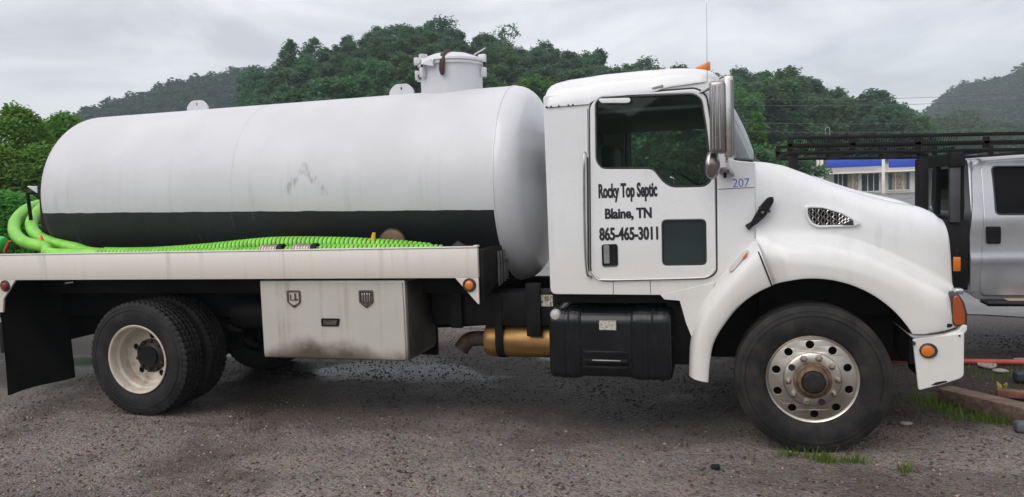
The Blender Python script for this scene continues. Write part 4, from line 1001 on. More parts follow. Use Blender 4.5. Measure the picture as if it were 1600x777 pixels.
# roof cap
NS = 30; xs_ = np.linspace(0, 1, NS)
top_px = [(849, 162), (849.5, 140), (852, 127), (860, 119), (876, 113.5), (930, 108.5), (1000, 105.5), (1060, 106.5), (1095, 109.5), (1114, 114), (1122, 119), (1126, 124)]
bot_px = [(849, 168.5), (920, 163), (936, 152), (1020, 144.5), (1040, 137), (1126, 124.5)]
tp = [(at(x, y, .30)[0], at(x, y, .30)[2]) for x, y in top_px]; bp2 = [(at(x, y, .11)[0], at(x, y, .11)[2]) for x, y in bot_px]
xa_, xb_ = -1.868, -.588
st = np.concatenate([[xa_, xa_+.006, xa_+.02, xa_+.045, xa_+.08], np.linspace(xa_+.13, xb_-.12, 20), [xb_-.09, xb_-.06, xb_-.035, xb_-.015, xb_]])
rows = []
txs = [p[0] for p in tp]; tzs = [p[1] for p in tp]
top_curve = lambda x: float(np.interp(x, [xa_, xa_+.006, xa_+.02, xa_+.045, xa_+.08, xa_+.16, -1.45, -1.1, -.85, -.72, -.64, xb_], [2.58, 2.635, 2.670, 2.692, 2.708, 2.728, 2.745, 2.752, 2.742, 2.722, 2.70, 2.655]))
for x in st:
    zt = top_curve(x); zb1 = float(np.interp(x, [p[0] for p in bp2], [p[1] for p in bp2])); zb1 = min(zb1, zt-.012)
    ins = .045*max(0, 1-(x-xa_)/.05)**2 + .10*max(0, 1-(xb_-x)/.12)**2
    y0 = .108+ins; h = zt-zb1; rad = min(.17, h*.8)
    prof_ = [(y0, zb1), (y0, zb1+(h-rad)*.5)]
    for i in range(7):
        a = i/6*math.pi/2; prof_.append((y0+.005+rad*1.25*(1-math.cos(a)), zt-rad+rad*math.sin(a)))
    for t in (.35, .7, 1): prof_.append((y0+rad*1.25+(W2-y0-rad*1.25)*t, zt+.035*math.sin(t*math.pi/2)))
    half = [(x, y, z) for y, z in prof_]; rows.append(half+[(x, 2*W2-y, z) for x, y, z in half[::-1][1:]])
g = G().grid(rows); n_ = len(rows[0]); g.f.append(tuple(range(n_))); g.f.append(tuple(range(len(g.v)-n_, len(g.v)))); g.m += [0, 0]
g.build('cab_roof', M_cab, TR, ang=40)
G().plate(XZ([(1018, 137), (1036, 132), (1036, 136), (1020, 138.5)], .10), [], .100, .108, .002).build('roof_clip', simple('grey_clip', (.3, .29, .28), .5), TR)
for px in (852, 859, 871, 886, 893): # rivets along the roof joint
    c = at(px+2, 167.5-(px-850)*.08, .106); G().lathe([(.008, 0), (.006, -.004), (.0005, -.006)], (c[0], .108, c[2]), 'Y', 8).build('rivet', M_seal, TR)
# back wall, floor, dash, seats, wheel
G().plate(round_poly([(YC+.01, 1.11), (YF-.01, 1.11), (YF-.01, 2.5), (YC+.01, 2.5)], .05), [round_poly([(.75, 1.95), (1.65, 1.95), (1.65, 2.3), (.75, 2.3)], .05)], -1.855, -1.80, .004, plane='YZ').build('cab_back', M_cab, TR)
G().box(-1.84, -1.835, .7, 1.7, 1.9, 2.35).build('rear_window', M_tint, TR)
G().box(-1.80, -.42, YC+.052, YF-.052, 1.12, 1.20, .004).build('cab_floor', M_interior, TR)
G().box(-.62, -.34, YC+.052, YF-.052, 1.2, 2.03, .03).warp(lambda x, y, z: (x-(.1 if z > 1.8 else 0), y, z)).build('dashboard', M_interior, TR)
G().box(-1.79, -.66, YC+.052, YF-.052, 2.44, 2.47, .01).build('headliner', M_interior, TR)
for y in (.35, 1.55):
    g = G().box(-1.55, -1.05, y, y+.5, 1.5, 1.66, .05, 3); g.build('seat', M_interior, TR)
    G().box(-1.68, -1.54, y, y+.5, 1.6, 2.28, .05, 3).build('seat_back', M_interior, TR)
G().lathe([(.20, 0), (.213, .012), (.225, 0), (.213, -.012)], (0, 0, 0), 'Z', 32, close=True).warp(lambda x, y, z: (-.80+x*.75+z*.5, 1.80+y, 1.90-x*.5+z*.8)).build('steering_wheel', M_interior, TR)
G().tube(spline([at(1049, 294, .2), at(1053, 280, .2), at(1047, 277, .2)], 4), .004, 5).build('inner_handle', M_chrome, TR)
G().box(-1.8, -1.74, YC+.055, YF-.055, 1.2, 2.44, .01).build('rear_trim', M_interior, TR)
# windscreen and pillars
rows = []
for t in np.linspace(0, 1, 13):
    row = []
    for y in np.linspace(YC+.035, YF-.035, 25):
        k = 1-abs((y-W2)/(W2-YC))**2.6
        xb0 = -.505+.215*k; xt0 = -.645+.115*k
        z = 2.055+(2.60-2.055)*t; row.append((xb0+(xt0-xb0)*t+.02*math.sin(t*math.pi), y, z))
    rows.append(row)
G().grid(rows).build('windscreen', M_wind, TR)
for y0 in (YC, YF-.132):
    G().addm([p for t in np.linspace(0, 1, 6) for p in ((-.56+(-.70+.56)*t, y0+.052, 2.05+.56*t), (-.50+(-.64+.50)*t, y0+.052, 2.05+.56*t), (-.50+(-.64+.50)*t, y0+.08, 2.05+.56*t), (-.56+(-.70+.56)*t, y0+.08, 2.05+.56*t))],
             [(i*4+j, i*4+(j+1) % 4, i*4+4+(j+1) % 4, i*4+4+j) for i in range(5) for j in range(4)]).build('windscreen_pillar', M_cab, TR)
G().tube([(-.505+.215*(1-abs((y-W2)/(W2-YC))**2.6), y, 2.058) for y in np.linspace(.16, 2.24, 25)], .014, 6).build('windscreen_gasket', M_seal, TR)
# marker light, antenna
c = at(1098, 104, .33)
ml = G().box(c[0]-.05, c[0]+.055, .28, .40, c[2]-.035, c[2]+.03, .012).warp(lambda x, y, z: (x, y, z-.035*max(0, (c[0]+.055-x)/.105) if z > c[2] else z)).build('roof_marker', M_amber, TR)
a = at(1105, 128, .02); b_ = at(1104, 4, .02)
an = G().tube([tuple(a), tuple(a*.5+b_*.5), tuple(b_)], [.0022, .0015, .0009], 6).build('antenna', simple('grey_aerial', (.16, .16, .17), .4, .5), TR)
# ---- west coast mirror
mc = np.array(at(1127, 182, -.16)); mz0, mz1 = at(1127, 243, -.16)[2], at(1127, 124, -.16)[2]
xl, xr = at(1109, 182, -.16)[0], at(1134, 182, -.16)[0]
mr = G().box(xl, xr, -.26, -.09, mz0+.01, mz1-.02, .022, 3).build('mirror', M_mirror, TR)
for t in (.18, .36, .62): G().tube([(xl+(xr-xl)*t, -.262, mz0+.04), (xl+(xr-xl)*t, -.262, mz1-.05)], .006, 6).build('mirror_rib', M_chrome, mr)
xq = at(1140, 182, -.16)[0]
G().box(xq-.036, xq+.024, -.235, -.15, mz0-.02, mz1+.012, .016, 3).build('mirror_bracket', M_chrome, mr)
G().tube([(xq+.018, -.24, mz0+.0), (xq+.018, -.24, mz1-.02)], .010, 8).build('mirror_bracket', M_mirror, mr)
G().tube(spline([(xq, -.19, mz1-.01), (xq-.05, -.10, mz1+.0), (xq-.13, .05, mz1-.03), (-.74, .13, mz1-.05)], 5), .011, 7).build('mirror_arm', M_chrome, mr)
G().tube(spline([(xq-.01, -.19, mz0), (xq-.02, -.1, mz0-.06), (xq+.02, .12, mz0-.13)], 5), .013, 7).build('mirror_arm', M_chrome, mr)
a = at(1127, 266, .05); G().box(a[0]-.02, a[0]+.06, .06, .12, a[2]-.02, a[2]+.02, .006).build('mirror_foot', M_mirror, mr)
G().box(a[0]+.015, a[0]+.035, .07, .1, a[2]-.055, a[2]-.015, .004).build('mirror_foot', M_black, mr)
c = at(1112, 258, -.16)
cv = G().lathe([(.0005, -.05), (.05, -.042), (.085, -.018), (.098, .004), (.098, .016), (.0005, .018)], (0, 0, 0), 'Y', 32)
cv.warp(lambda x, y, z: (c[0]+x*.52+y*.35, c[1]+y, c[2]+z)).build('convex_mirror', M_mirror, mr)
G().tube([(c[0], c[1], c[2]+.06), (c[0]+.02, c[1], mz0+.01)], .01, 6).build('mirror_arm', M_chrome, mr)

# ================================================================== hood and fenders
top_h = [(1181, 252), (1225, 256.5), (1262, 267), (1300, 281.5), (1350, 297.5), (1400, 312), (1440, 322), (1462, 331), (1474, 341), (1479, 352)]
TH_ = XZ(top_h, .42)
cre = XZ([(1180, 374), (1220, 375), (1270, 378), (1310, 383), (1350, 393), (1400, 414), (1450, 440), (1490, 462), (1506, 474)], .10)
fx = lambda L_, x: float(np.interp(x, [p[0] for p in L_], [p[1] for p in L_]))
def catm(P, per):
    return spline(P, per)
AC = (0.0, .525); ARR = .705
def arch_z(x):
    if abs(x) < .64: return AC[1]+math.sqrt(max(1e-4, ARR**2-x*x))
    return .80 if x > 0 else None
XN = .905
def hood_section(x):
    t = (x+.36)/(XN+.36)
    zt = fx(TH_, x); ys_ = .132+.15*min(1, max(0, t))**1.0; zc = fx(cre, x)
    nose = max(0, (x-.70)/(.205)); ni = .10*nose**2.4
    ys_ += ni*.35
    zt -= .030*math.sin(math.pi*min(1, max(0, (x+.25)/1.05)))
    pts = [(W2, zt+.004), (.80, zt+.004), (ys_+.24, zt-.004), (ys_+.12, zt-.036), (ys_+.045, zt-.100), (ys_+.012, zt-.20)]
    pts.append((ys_, (zt-.20)*.45+zc*.55))
    fo = .0+.055*max(0, (-.2-x)/.16)+(.0+.12*max(0, (x-.72)/.20)**2.2)
    pts += [(ys_-.012, zc+.055), (ys_*.62+fo*.38, zc+.008), (fo+.035, zc-.045), (fo, zc-.13)]
    k_ = max(0, 1-(x+.357)/.6); za_ = arch_z(min(x, .63)); 
    for _ in range(6): za_ = arch_z(min(x+k_*(1.46-za_)*.36, .63))
    za_ = za_ if x < .64 else max(.86, float(np.interp(x, [.64, .66, .95], [.826, .855, .905])))
    zlow = min(za_, zc-.135)
    pts += [(fo-.004, (zc-.12)*.4+zlow*.6), (fo, zlow), (fo+.012, zlow-.004), (fo+.06, zlow+.004)]
    return pts
stx = np.concatenate([[-.357], np.linspace(-.30, .62, 30), np.linspace(.645, XN, 12)])
rows = []
for x in stx:
    pts = hood_section(x)
    row = []
    for p in catm([(x, y, z) for y, z in pts], 4):
        z = p[2]; xx = x
        # rear edge of the hood follows the shut line: leans forward below the crease
        k = max(0, 1-(x+.357)/.6)
        if z < 1.46: xx = x + k*(1.46-z)*.36
        # front of the hood leans forward towards the bumper
        f = max(0, (x-.45)/(XN-.45)); xx += f*f*(.02*max(0, min(1, (1.55-z)/.45)))
        row.append((xx, p[1], z))
    rows.append(row)
# below the crease the arch height depends on the shifted x: refit the lower edge
for r in rows:
    for i in range(len(r)-9, len(r)):
        pass
last = rows[-1]; cen = np.mean(np.array(last), 0)
for s_, dx in ((.985, .016), (.94, .026)):
    rows.append([(p[0]+dx, W2+(p[1]-W2)*s_*(.985 if s_ < .93 else 1), p[2]+(cen[2]-p[2])*(1-s_)*.9) for p in last])
half = rows
full = [r+[(x, 2*W2-y, z) for x, y, z in r[::-1][0:]] for r in [list(reversed(q)) for q in half]]
g = G().grid(full); n_ = len(full[0])
hood = g.build('hood', M_cab, TR, ang=50, weld=.0005)
edge = [(p[0]-.004, min(p[1], float(np.interp((p[2]-1.19)/.27, [0, .1, .3, .5, .68, .82, .93, 1], [.004, -.004, -.012, -.012, -.004, .018, .05, .09])))-.006, p[2]) for p in half[0] if p[2] < 1.50 and p[1] < .4]
M_gap = simple('shut_gap', (.008, .008, .008), .9)
G().tube(edge, .0055, 6).build('shut_line', M_gap, hood)
G().tube([(p[0]-.002, p[1]-.001, p[2]) for p in half[0] if p[2] >= 1.48 and p[1] < .5], .0028, 5).build('shut_line', simple('seam_grey', (.25, .25, .24), .7), hood)
# grille panel closes the nose
lf = half[-1]; pl = [(p[1], p[2]) for p in lf]; poly = pl+[(2*W2-y, z) for y, z in pl[::-1]]
gx = float(np.mean([p[0] for p in lf]))
G().box(gx-.06, gx-.02, .45, 1.95, .95, 1.55, .02).build('grille', M_chrome, TR)
g = G()
for z in np.arange(1.0, 1.52, .045): g.box(gx-.022, gx+.0, .47, 1.93, z-.008, z+.008, .003)
g.build('grille_bar', M_black, TR)
G().box(-.33, gx-.06, .42, 1.98, .9, 1.60, .03).build('engine_bay', M_black, TR)
# raised centre of the hood
rows = []
for x in np.linspace(.02, .80, 16):
    zt = fx(TH_, x); t = (x-.02)/.78; e = math.sin(min(1, (1-t)*4)*math.pi/2)*math.sin(min(1, t*6)*math.pi/2)
    zt -= .034*math.sin(math.pi*min(1, max(0, (x+.25)/1.05))); rw = [(x, .60+.03*t, zt-.03), (x, .62+.03*t, zt+.010*e), (x, .66+.03*t, zt+.024*e), (x, .74, zt+.032*e), (x, 1.0, zt+.036*e), (x, W2, zt+.037*e)]
    rows.append(rw+[(x_, 2*W2-y_, z_) for x_, y_, z_ in rw[::-1][1:]])
G().grid(rows).build('hood_ridge', M_cab, TR, ang=40)
# rear half of the near fender, fixed to the cab
INN = [(1107, 598), (1109, 572), (1113, 545), (1121, 525), (1132, 508), (1148, 487), (1166, 470), (1186, 457), (1209, 446.5)]
OUT = [(1076, 589), (1076.5, 565), (1078, 540), (1083, 515), (1091, 490), (1105, 464), (1125, 437), (1150, 408), (1181, 374)]
iN = catm([at(x, y, 0.0) for x, y in INN], 5); oU = catm([at(x, y, .03) for x, y in OUT], 5)
rows = []
for i, (a, b_) in enumerate(zip(iN, oU)):
    a = np.array(a); b_ = np.array(b_); d = b_-a; row = []
    tt = i/(len(iN)-1)
    cut = 0.0 if tt > .03 else .0
    for f, y in ((.03, .14), (.0, .02), (.02, .004), (.10, -.004), (.3, -.012), (.5, -.012), (.68, -.004), (.82, .018), (.93, .05), (1.0, .09), (1.02, .16)):
        p = a+d*f; row.append((p[0], y+(.012 if f < .02 else 0)*0, p[2]))
    rows.append(row)
for mirrored in (0, 1):
    g = G().grid(rows)
    if mirrored: g.warp(lambda x, y, z: (x, 2*W2-y, z))
    g.build('rear_fender', M_cab, TR, ang=50)
    g = G(); k = 28; rws = []
    for i in range(k+1):                                    # dark wheel housing
        a = math.pi*(-.02+1.04*i/k); rws.append([(AC[0]+.735*math.cos(a), y if not mirrored else 2*W2-y, AC[1]+.735*math.sin(a)) for y in (.035, .3, .66)])
    g.grid(rws); ps = [(AC[0]+.74*math.cos(math.pi*i/24), AC[1]+.74*math.sin(math.pi*i/24)) for i in range(25)]
    yy = .66 if not mirrored else 2*W2-.66; g.plate(ps, [], yy-.004, yy+.004)
    g.build('wheel_housing', M_matt, TR)
sk = XZ([(1032, 461), (1118, 440), (1082, 530), (1072, 505), (1062, 470), (1038, 468)], .09)
G().plate(sk, [], .085, .10, .003).build('cab_skirt', M_cab, TR)
G().box(-1.84, -.72, .20, .24, 1.02, 1.115, .006).build('cab_sill', M_black, TR)
G().box(-1.0, -.72, .24, .40, .55, 1.08, .01).build('step_bracket', M_black, TR)
# side light stripe on the fender
a = at(1163, 396, -.0)
def fpatch(pts, Y, d, nm, mt): return G().plate(round_poly(XZ(pts, Y), .012, 3), [], Y-d, Y+.02, .003).build(nm, mt, TR)
ind = [(1139, 418), (1160, 393), (1168, 389), (1167, 397), (1146, 423), (1139, 425)]
fpatch(ind, .03, .006, 'fender_reflector', M_cab); fpatch([(1160, 402), (1167, 394), (1167, 398), (1161, 405)], .017, .003, 'reflector_lens', M_orange)
# hood latch
lt = G().tube(spline([at(1167, 356, .095), at(1180, 346, .10), at(1190, 333, .10)], 4), [.022, .02, .018, .017, .017, .02, .024, .026, .028][:9], 8).build('hood_latch', M_matt, TR)
pl = [(1172, 349), (1189, 320), (1199, 309), (1208, 307), (1209, 315), (1196, 338), (1180, 352)]
G().plate(round_poly(XZ(pl, .10), .012, 3), [round_poly(XZ([(1184, 338), (1190, 330), (1195, 330), (1189, 340)], .10), .006, 2)], .075, .115, .008).build('latch_strap', M_matt, lt)
for px, py in ((1188, 325), (1201, 330), (1170, 355)):
    c = at(px, py, .09); G().lathe([(.012, .02), (.012, -.02), (.0005, -.021)], tuple(c), 'Y', 10).build('latch_pin', M_hub, lt)
# vent on the hood side
VY = .185
VP = [(1257, 323), (1263, 321), (1285, 322), (1318, 332), (1344, 346), (1346, 350), (1335, 354), (1276, 356), (1264, 349), (1258, 336)]
VI = [(1261.5, 325), (1285, 325.5), (1314, 334), (1333, 345), (1333, 351), (1278, 352), (1268, 347), (1262, 336)]
sur = lambda x: .132+.15*min(1, (x+.36)/(XN+.36))
def vwarp(x, y, z): return (x, sur(x)+(y-VY), z)
vt = G().plate(round_poly(XZ(VP, VY), .02, 4), [round_poly(XZ(VI, VY), .015, 4)], VY-.022, VY+.012, .006).warp(vwarp).build('hood_vent', M_cab, TR)
G().plate(round_poly(XZ(VI, VY), .015, 4), [], VY-.012, VY-.008).warp(vwarp).build('vent_back', M_dark, vt)
vp = XZ(VI, VY); x0v, x1v = min(p[0] for p in vp), max(p[0] for p in vp)
def vspan(x):
    zs = []; k = len(vp)
    for i in range(k):
        (xa1, za1), (xb1, zb1) = vp[i], vp[(i+1) % k]
        if (xa1-x)*(xb1-x) < 0: zs.append(za1+(zb1-za1)*(x-xa1)/(xb1-xa1))
    return (min(zs), max(zs)) if len(zs) >= 2 else None
for x in np.arange(x0v+.012, x1v-.01, .0195):
    sp_ = vspan(x)
    if not sp_ or sp_[1]-sp_[0] < .012: continue
    za1, zb1 = sp_; n_ = 7; pts = [(x+.006*math.sin(i*2.2+x*90), VY-.018, za1+.004+(zb1-za1-.008)*i/n_) for i in range(n_+1)]
    G().tube(pts, .0052, 6).warp(vwarp).build('vent_bar', M_chrome, vt)
for f in (.33, .68):
    pts = [(x, VY-.015, vspan(x)[0]+(vspan(x)[1]-vspan(x)[0])*f) for x in np.linspace(x0v+.01, x1v-.02, 14) if vspan(x)]
    G().tube(pts, .0035, 5).warp(vwarp).build('vent_wire', M_black, vt)
pl = [(1316, 352), (1320, 349), (1333, 344), (1334, 352)]
G().plate(XZ(pl, VY), [], VY-.025, VY-.013, .001).warp(vwarp).build('torn_mesh', M_seal, vt)
# headlamp corner lens
def corner(ptsL, y0, y1, name, mt, parent, bulge=.012):
    return G().plate(round_poly(XZ(ptsL, y0), .014, 3), [], y0-bulge, y1, .006, seg=2).build(name, mt, parent)
hl = corner([(1486, 462), (1497, 459), (1506, 472), (1511, 490), (1510, 510), (1490, 509), (1485, 500)], .055, .25, 'headlamp_housing', M_seal, TR)
corner([(1489, 464), (1496, 461), (1503, 474), (1507.5, 490), (1507, 507), (1491, 508), (1488.5, 499)], .043, .22, 'corner_lens', M_amberd, hl)
G().box(.90, .935, .30, .56, 1.0, 1.12, .012).build('headlamp', M_chrome, TR)
c = at(1499, 457, .09); G().box(c[0]-.02, c[0]+.03, .10, .2, c[2]-.015, c[2]+.02, .008).build('headlamp_trim', M_chrome, TR)
# ledge under the lens
lg = [(1421, 524), (1475, 522), (1497, 517), (1503, 507), (1511, 508), (1511, 516), (1506, 522), (1480, 527), (1425, 528)]
G().plate(round_poly(XZ(lg, .04), .012, 3), [], .03, .6, .008).build('fender_ledge', M_cab, TR)
c = at(1482, 509, .04); G().plate(round_poly(XZ([(1476, 509), (1480, 506), (1489, 507), (1488, 511), (1480, 512)], .02), .005, 2), [], .022, .032).build('paint_chip', M_matt, TR)
# bumper end, wraps round to the front
BP = [(1425, 529), (1505, 519), (1504.5, 585), (1500, 590), (1470, 600), (1434, 609)]
bo = round_poly(XZ(BP, .045), .014, 3)
g = G().plate(bo, [], .02, .05, .006, seg=2); bump_end = g.build('bumper', M_cab, TR)
xr_ = max(p[0] for p in bo); g = G().box(xr_-.03, xr_, .051, 2.35, .56, .885, .012).build('front_bumper', M_cab, TR)
G().plate(bo, [], 2.35, 2.38, .006).build('bumper', M_cab, TR)
G().plate(round_poly(XZ([(1455, 602.5), (1463, 598), (1474, 596), (1480, 595.5), (1480, 597.5), (1464, 602)], .012), .003, 2), [], .0165, .0195).build('bumper_crack', M_matt, bump_end)
cx, cz = at(1448.5, 548, .015)[[0, 2]]
fl_ = G().lathe([(.054, .0), (.054, -.014), (.047, -.02), (.04, -.014), (.04, 0)], (0, 0, 0), 'Y', 32).warp(lambda x, y, z: (cx+x*1.0+.008, .02+y, cz+z*.92)).build('side_lamp', M_seal, bump_end)
G().lathe([(.0405, -.008), (.037, -.022), (.02, -.027), (.0005, -.028)], (cx, .019, cz), 'Y', 28).build('lamp_lens', M_amber, bump_end)
c = at(1427, 536, .02); G().lathe([(.012, 0), (.012, -.016), (.0005, -.017)], (c[0], .02, c[2]), 'Y', 10).build('bumper_bolt', M_hub, bump_end)
c = at(1499, 520, .02); G().lathe([(.006, 0), (.006, -.008), (.0005, -.009)], (c[0], .02, c[2]-.02), 'Y', 8).build('bumper_bolt', M_hub, bump_end)
G().box(.62, .70, .10, .62, .62, .98, .02).build('bumper_bracket', M_black, TR)

# ================================================================== things lying in the bed
def hose(path, r_, smooth_to, label, group=None, pitch=.040, coup=()):
    P = [np.array(p) for p in path]; seg = np.array([np.linalg.norm(P[i+1]-P[i]) for i in range(len(P)-1)]); Ls = np.concatenate([[0], np.cumsum(seg)]); Lt = Ls[-1]
    n_ = int(Lt/.02); ss = np.linspace(0, Lt, n_); Q = np.stack([np.interp(ss, Ls, [p[k] for p in P]) for k in range(3)], 1)
    core = G(); core.tube([tuple(q) for q in Q], r_*.93, 14)
    o_ = core.build('suction_hose', [M_greend], None, ang=60); tag(o_, label, 'hose', group)
    # helical rib wound round the hose
    V = []; ns = 14; prev_t = None; u = None
    g_ = G(); pts = []
    step = pitch/ns; s = 0; u = None; rib = []
    ssh = np.arange(0, Lt, step); H_ = np.stack([np.interp(ssh, ss, Q[:, k]) for k in range(3)], 1)
    T_ = np.gradient(H_, axis=0); T_ /= np.linalg.norm(T_, axis=1)[:, None]
    up = np.array([0, 0, 1.]); A_ = np.cross(T_, up); nA = np.linalg.norm(A_, axis=1)[:, None]; A_ = A_/np.maximum(nA, 1e-6); B_ = np.cross(T_, A_)
    ph = np.arange(len(ssh))*2*math.pi/ns
    Cn = H_+(A_*np.cos(ph)[:, None]+B_*np.sin(ph)[:, None])*r_*.985
    N_ = (A_*np.cos(ph)[:, None]+B_*np.sin(ph)[:, None])
    rows_ = []
    for i in range(len(ssh)):
        wgt = .5*pitch*(1.0 if ssh[i] < smooth_to else .80); hgt = r_*(.035 if ssh[i] < smooth_to else .19)
        rows_.append([tuple(Cn[i]-T_[i]*wgt), tuple(Cn[i]-T_[i]*wgt*.6+N_[i]*hgt*.8), tuple(Cn[i]+N_[i]*hgt), tuple(Cn[i]+T_[i]*wgt*.6+N_[i]*hgt*.8), tuple(Cn[i]+T_[i]*wgt)])
    r__ = G().grid(rows_).build('spiral_rib', M_green, o_, ang=60, recalc=False)
    return o_
# near hose: from the bed's front end, along behind the rail, and up round the back of the tank
pa = [at(75, 318, 1.35), at(55, 322, 1.1), at(37, 331, .85), at(24, 347, .62), at(24, 365, .44), at(40, 379, .30), at(74, 387.5, .19), (-6.6, .09, 1.475), (-6.2, .065, 1.460), (-5.5, .06, 1.448), (-4.9, .06, 1.440), (-4.3, .06, 1.44), (-3.6, .06, 1.45), (-3.0, .06, 1.445), (-2.68, .06, 1.43)]
hose(spline(pa, 10), .057, 2.6, 'lime green suction hose lying nearest the white bed rail, looping highest round the tank end', 'green hoses in the bed')
pb = [at(92, 312, 1.35), at(74, 320, 1.1), at(58, 333, .85), at(49, 350, .65), at(57, 367, .48), at(82, 380, .36), at(120, 389, .27), (-6.2, .21, 1.460), (-5.6, .19, 1.448), (-5.0, .19, 1.47), (-4.3, .19, 1.515), (-3.7, .19, 1.505), (-3.2, .185, 1.475), (-2.85, .18, 1.44)]
hose(spline(pb, 10), .057, 2.3, 'inner lime green hose hugging the dark tank flank, bulging up mid bed', 'green hoses in the bed')
def coupling(px, label):
    c = at(px, 387, -.02+.02); x = c[0]; ob = empty('hose_coupling', (x, .03, 1.46), label, 'coupling')
    g_ = G()
    for i in range(6): g_.lathe([(.046, -.010), (.053, -.006), (.053, .004), (.046, .010)], (x-.15+.026*i, .03, 1.474), 'X', 20)
    g_.lathe([(.045, -.16), (.045, .02)], (x, .03, 1.474), 'X', 20); g_.build('ribbed_collar', simple('dirty_aluminium_collar', (.42, .36, .32), .45, .7, .4, 30, (.15, .08, .05), .8), ob)
    G().lathe([(.048, .0), (.056, .012), (.056, .05), (.042, .052), (.040, .0)], (x, .03, 1.474), 'X', 24).build('coupling_mouth', M_black, ob)
    G().lathe([(.04, .045), (.0005, .045)], (x, .03, 1.474), 'X', 20).build('dark_bore', M_dark, ob)
coupling(432, 'left of the two metal hose couplings lying on the bed rail among the green hose')
coupling(485, 'right of the two metal hose couplings lying on the bed rail among the green hose')
# orange slat, yellow handle, rusty disc, rag
a = at(434, 372.5, .25); b_ = at(487, 375, .25)
o_ = G().box(a[0], b_[0], .24, .30, a[2]-.012, a[2]+.006, .004).build('orange_board', M_orange, None); tag(o_, 'thin orange slat lying on top of the green hoses against the tank', 'board')
a = at(582, 378, .16); b_ = at(584.5, 364, .16)
hd = empty('yellow_tool', (float(a[0]), .16, float(a[2])-.12), 'upright yellow handle sticking up behind the green hose near a rusty disc', 'tool')
G().tube([(a[0], .16, a[2]-.1), (a[0]*.5+b_[0]*.5, .16, a[2]*.5+b_[2]*.5), (b_[0], .16, b_[2])], [.017, .018, .014], 10).build('grip', M_yellow, hd)
G().tube([(a[0]-.002, .16, a[2]-.16), (a[0], .16, a[2]-.09)], .009, 8).build('shank', M_rust, hd)
c = at(613, 378, .27)
dsc = empty('rusty_disc', (c[0], .27, c[2]-.13), 'round rust brown plate leaning on the dark tank flank behind the green hose', 'disc')
G().lathe([(.0005, -.018), (.08, -.016), (.112, -.008), (.118, 0), (.116, .006), (.0005, .008)], (c[0], .27, c[2]-.01), 'Y', 40).build('plate', M_rustdisc, dsc)
G().lathe([(.113, -.010), (.119, -.012), (.122, 0), (.119, .008)], (c[0], .27, c[2]-.01), 'Y', 40).build('rim', M_latch, dsc)
rr = np.random.default_rng(8); rows = []
for i in range(14):
    rows.append([( -2.72+.26*i/13, .05+.22*j/8, 1.44+.06*math.sin(math.pi*i/13)*math.sin(math.pi*(j+.6)/9.2)*(1+.3*math.sin(i*.9+j*.7))+rr.normal(0, .003)) for j in range(9)])
o_ = G().grid(rows).build('crumpled_rag', simple('dark_brown_cloth', (.035, .026, .022), .9, 0, .5, 18, bmp=.4), None); tag(o_, 'crumpled dark brown rag at the front end of the truck bed', 'rag')
# bracket and fittings at the tail of the tank
bk = empty('tail_bracket', (-7.1, .62, 1.32), 'black steel bracket standing at the rear end of the tank above the green hoses', 'bracket')
a = at(43, 302, .62); b_ = at(51, 365, .62)
G().tube([(a[0], .62, a[2]), (b_[0], .62, b_[2]), (b_[0]+.05, .62, 1.32)], .018, 8).build('post', M_black, bk)
G().tube([(a[0], .62, a[2]), (a[0]+.22, .66, a[2]+.02)], .018, 8).build('arm', M_black, bk)
g = G().box(-7.12, -6.98, .50, .58, 1.55, 2.14, .01); g.build('upright_plate', M_black, bk)
c = at(50, 296, .6); G().addm([(c[0]-.06, .6, c[2]+.03), (c[0]+.06, .6, c[2]-.04), (c[0]+.06, .6, c[2]+.02), (c[0]-.06, .612, c[2]+.036), (c[0]+.06, .612, c[2]-.034), (c[0]+.06, .612, c[2]+.026)], [(0, 1, 2), (3, 5, 4), (0, 3, 4, 1), (1, 4, 5, 2), (2, 5, 3, 0)]).build('bright_tab', M_headp, bk)
c = at(64, 372, .24)
o_ = G().lathe([(.030, -.05), (.018, 0), (.004, .034), (.0005, .036)], tuple(c), 'Z', 16).build('orange_cone', M_orange, None); tag(o_, 'small orange cone tip poking out between the green hose and the tank tail', 'cone')
c = at(4, 382, .3)
vl = empty('tail_valve', (c[0]-.05, .3, c[2]-.1), 'bright green capped valve with a red lever at the far left end of the bed', 'valve')
G().lathe([(.0005, -.14), (.07, -.13), (.082, -.1), (.082, .0), (.066, .05), (.05, .06), (.0005, .062)], (c[0]-.02, .3, c[2]+.0), 'X', 24).build('valve_body', simple('bright_green_plastic', (.03, .45, .06), .4), vl)
a = at(15, 377, .2); b_ = at(7, 394, .2); G().tube([(a[0], .2, a[2]), (b_[0], .2, b_[2])], .014, 8).build('lever', M_redp, vl)

# ================================================================== silver pickup with a black rack
PU = empty('pickup_truck', (2.6, 4.2, 0), 'silver crew cab pickup with a long black lattice rack overhead', 'truck')
YP = 3.2; YQ = 5.15; YM = (YP+YQ)/2
cabx0 = at(1518, 420, YP)[0]
PS = [(cabx0, .66), (cabx0-.015, 1.30), (cabx0+.02, 1.62), (cabx0+.035, 1.95), (cabx0+.10, 2.04), (cabx0+1.0, 2.08), (cabx0+1.75, 2.04), (cabx0+2.35, 1.55), (cabx0+2.45, 1.5), (cabx0+2.45, .62), (cabx0+.10, .60)]
dx0 = at(1533, 420, YP)[0]
d1 = [(dx0+.008, .66), (dx0-.006, .80), (dx0+.02, 1.5), (dx0+.025, 1.98), (dx0+.10, 2.03), (dx0+1.0, 2.05), (dx0+1.02, .66)]
d2 = [(dx0+1.035, .66), (dx0+1.015, 2.05), (dx0+1.55, 2.0), (dx0+2.1, 1.5), (dx0+2.12, .66)]
w1p = [(1556, 259), (1680, 258), (1680, 336), (1556, 336)]; w1 = round_poly(XZ(w1p, YP-.01), .05, 4); w1x1 = dx0+.90
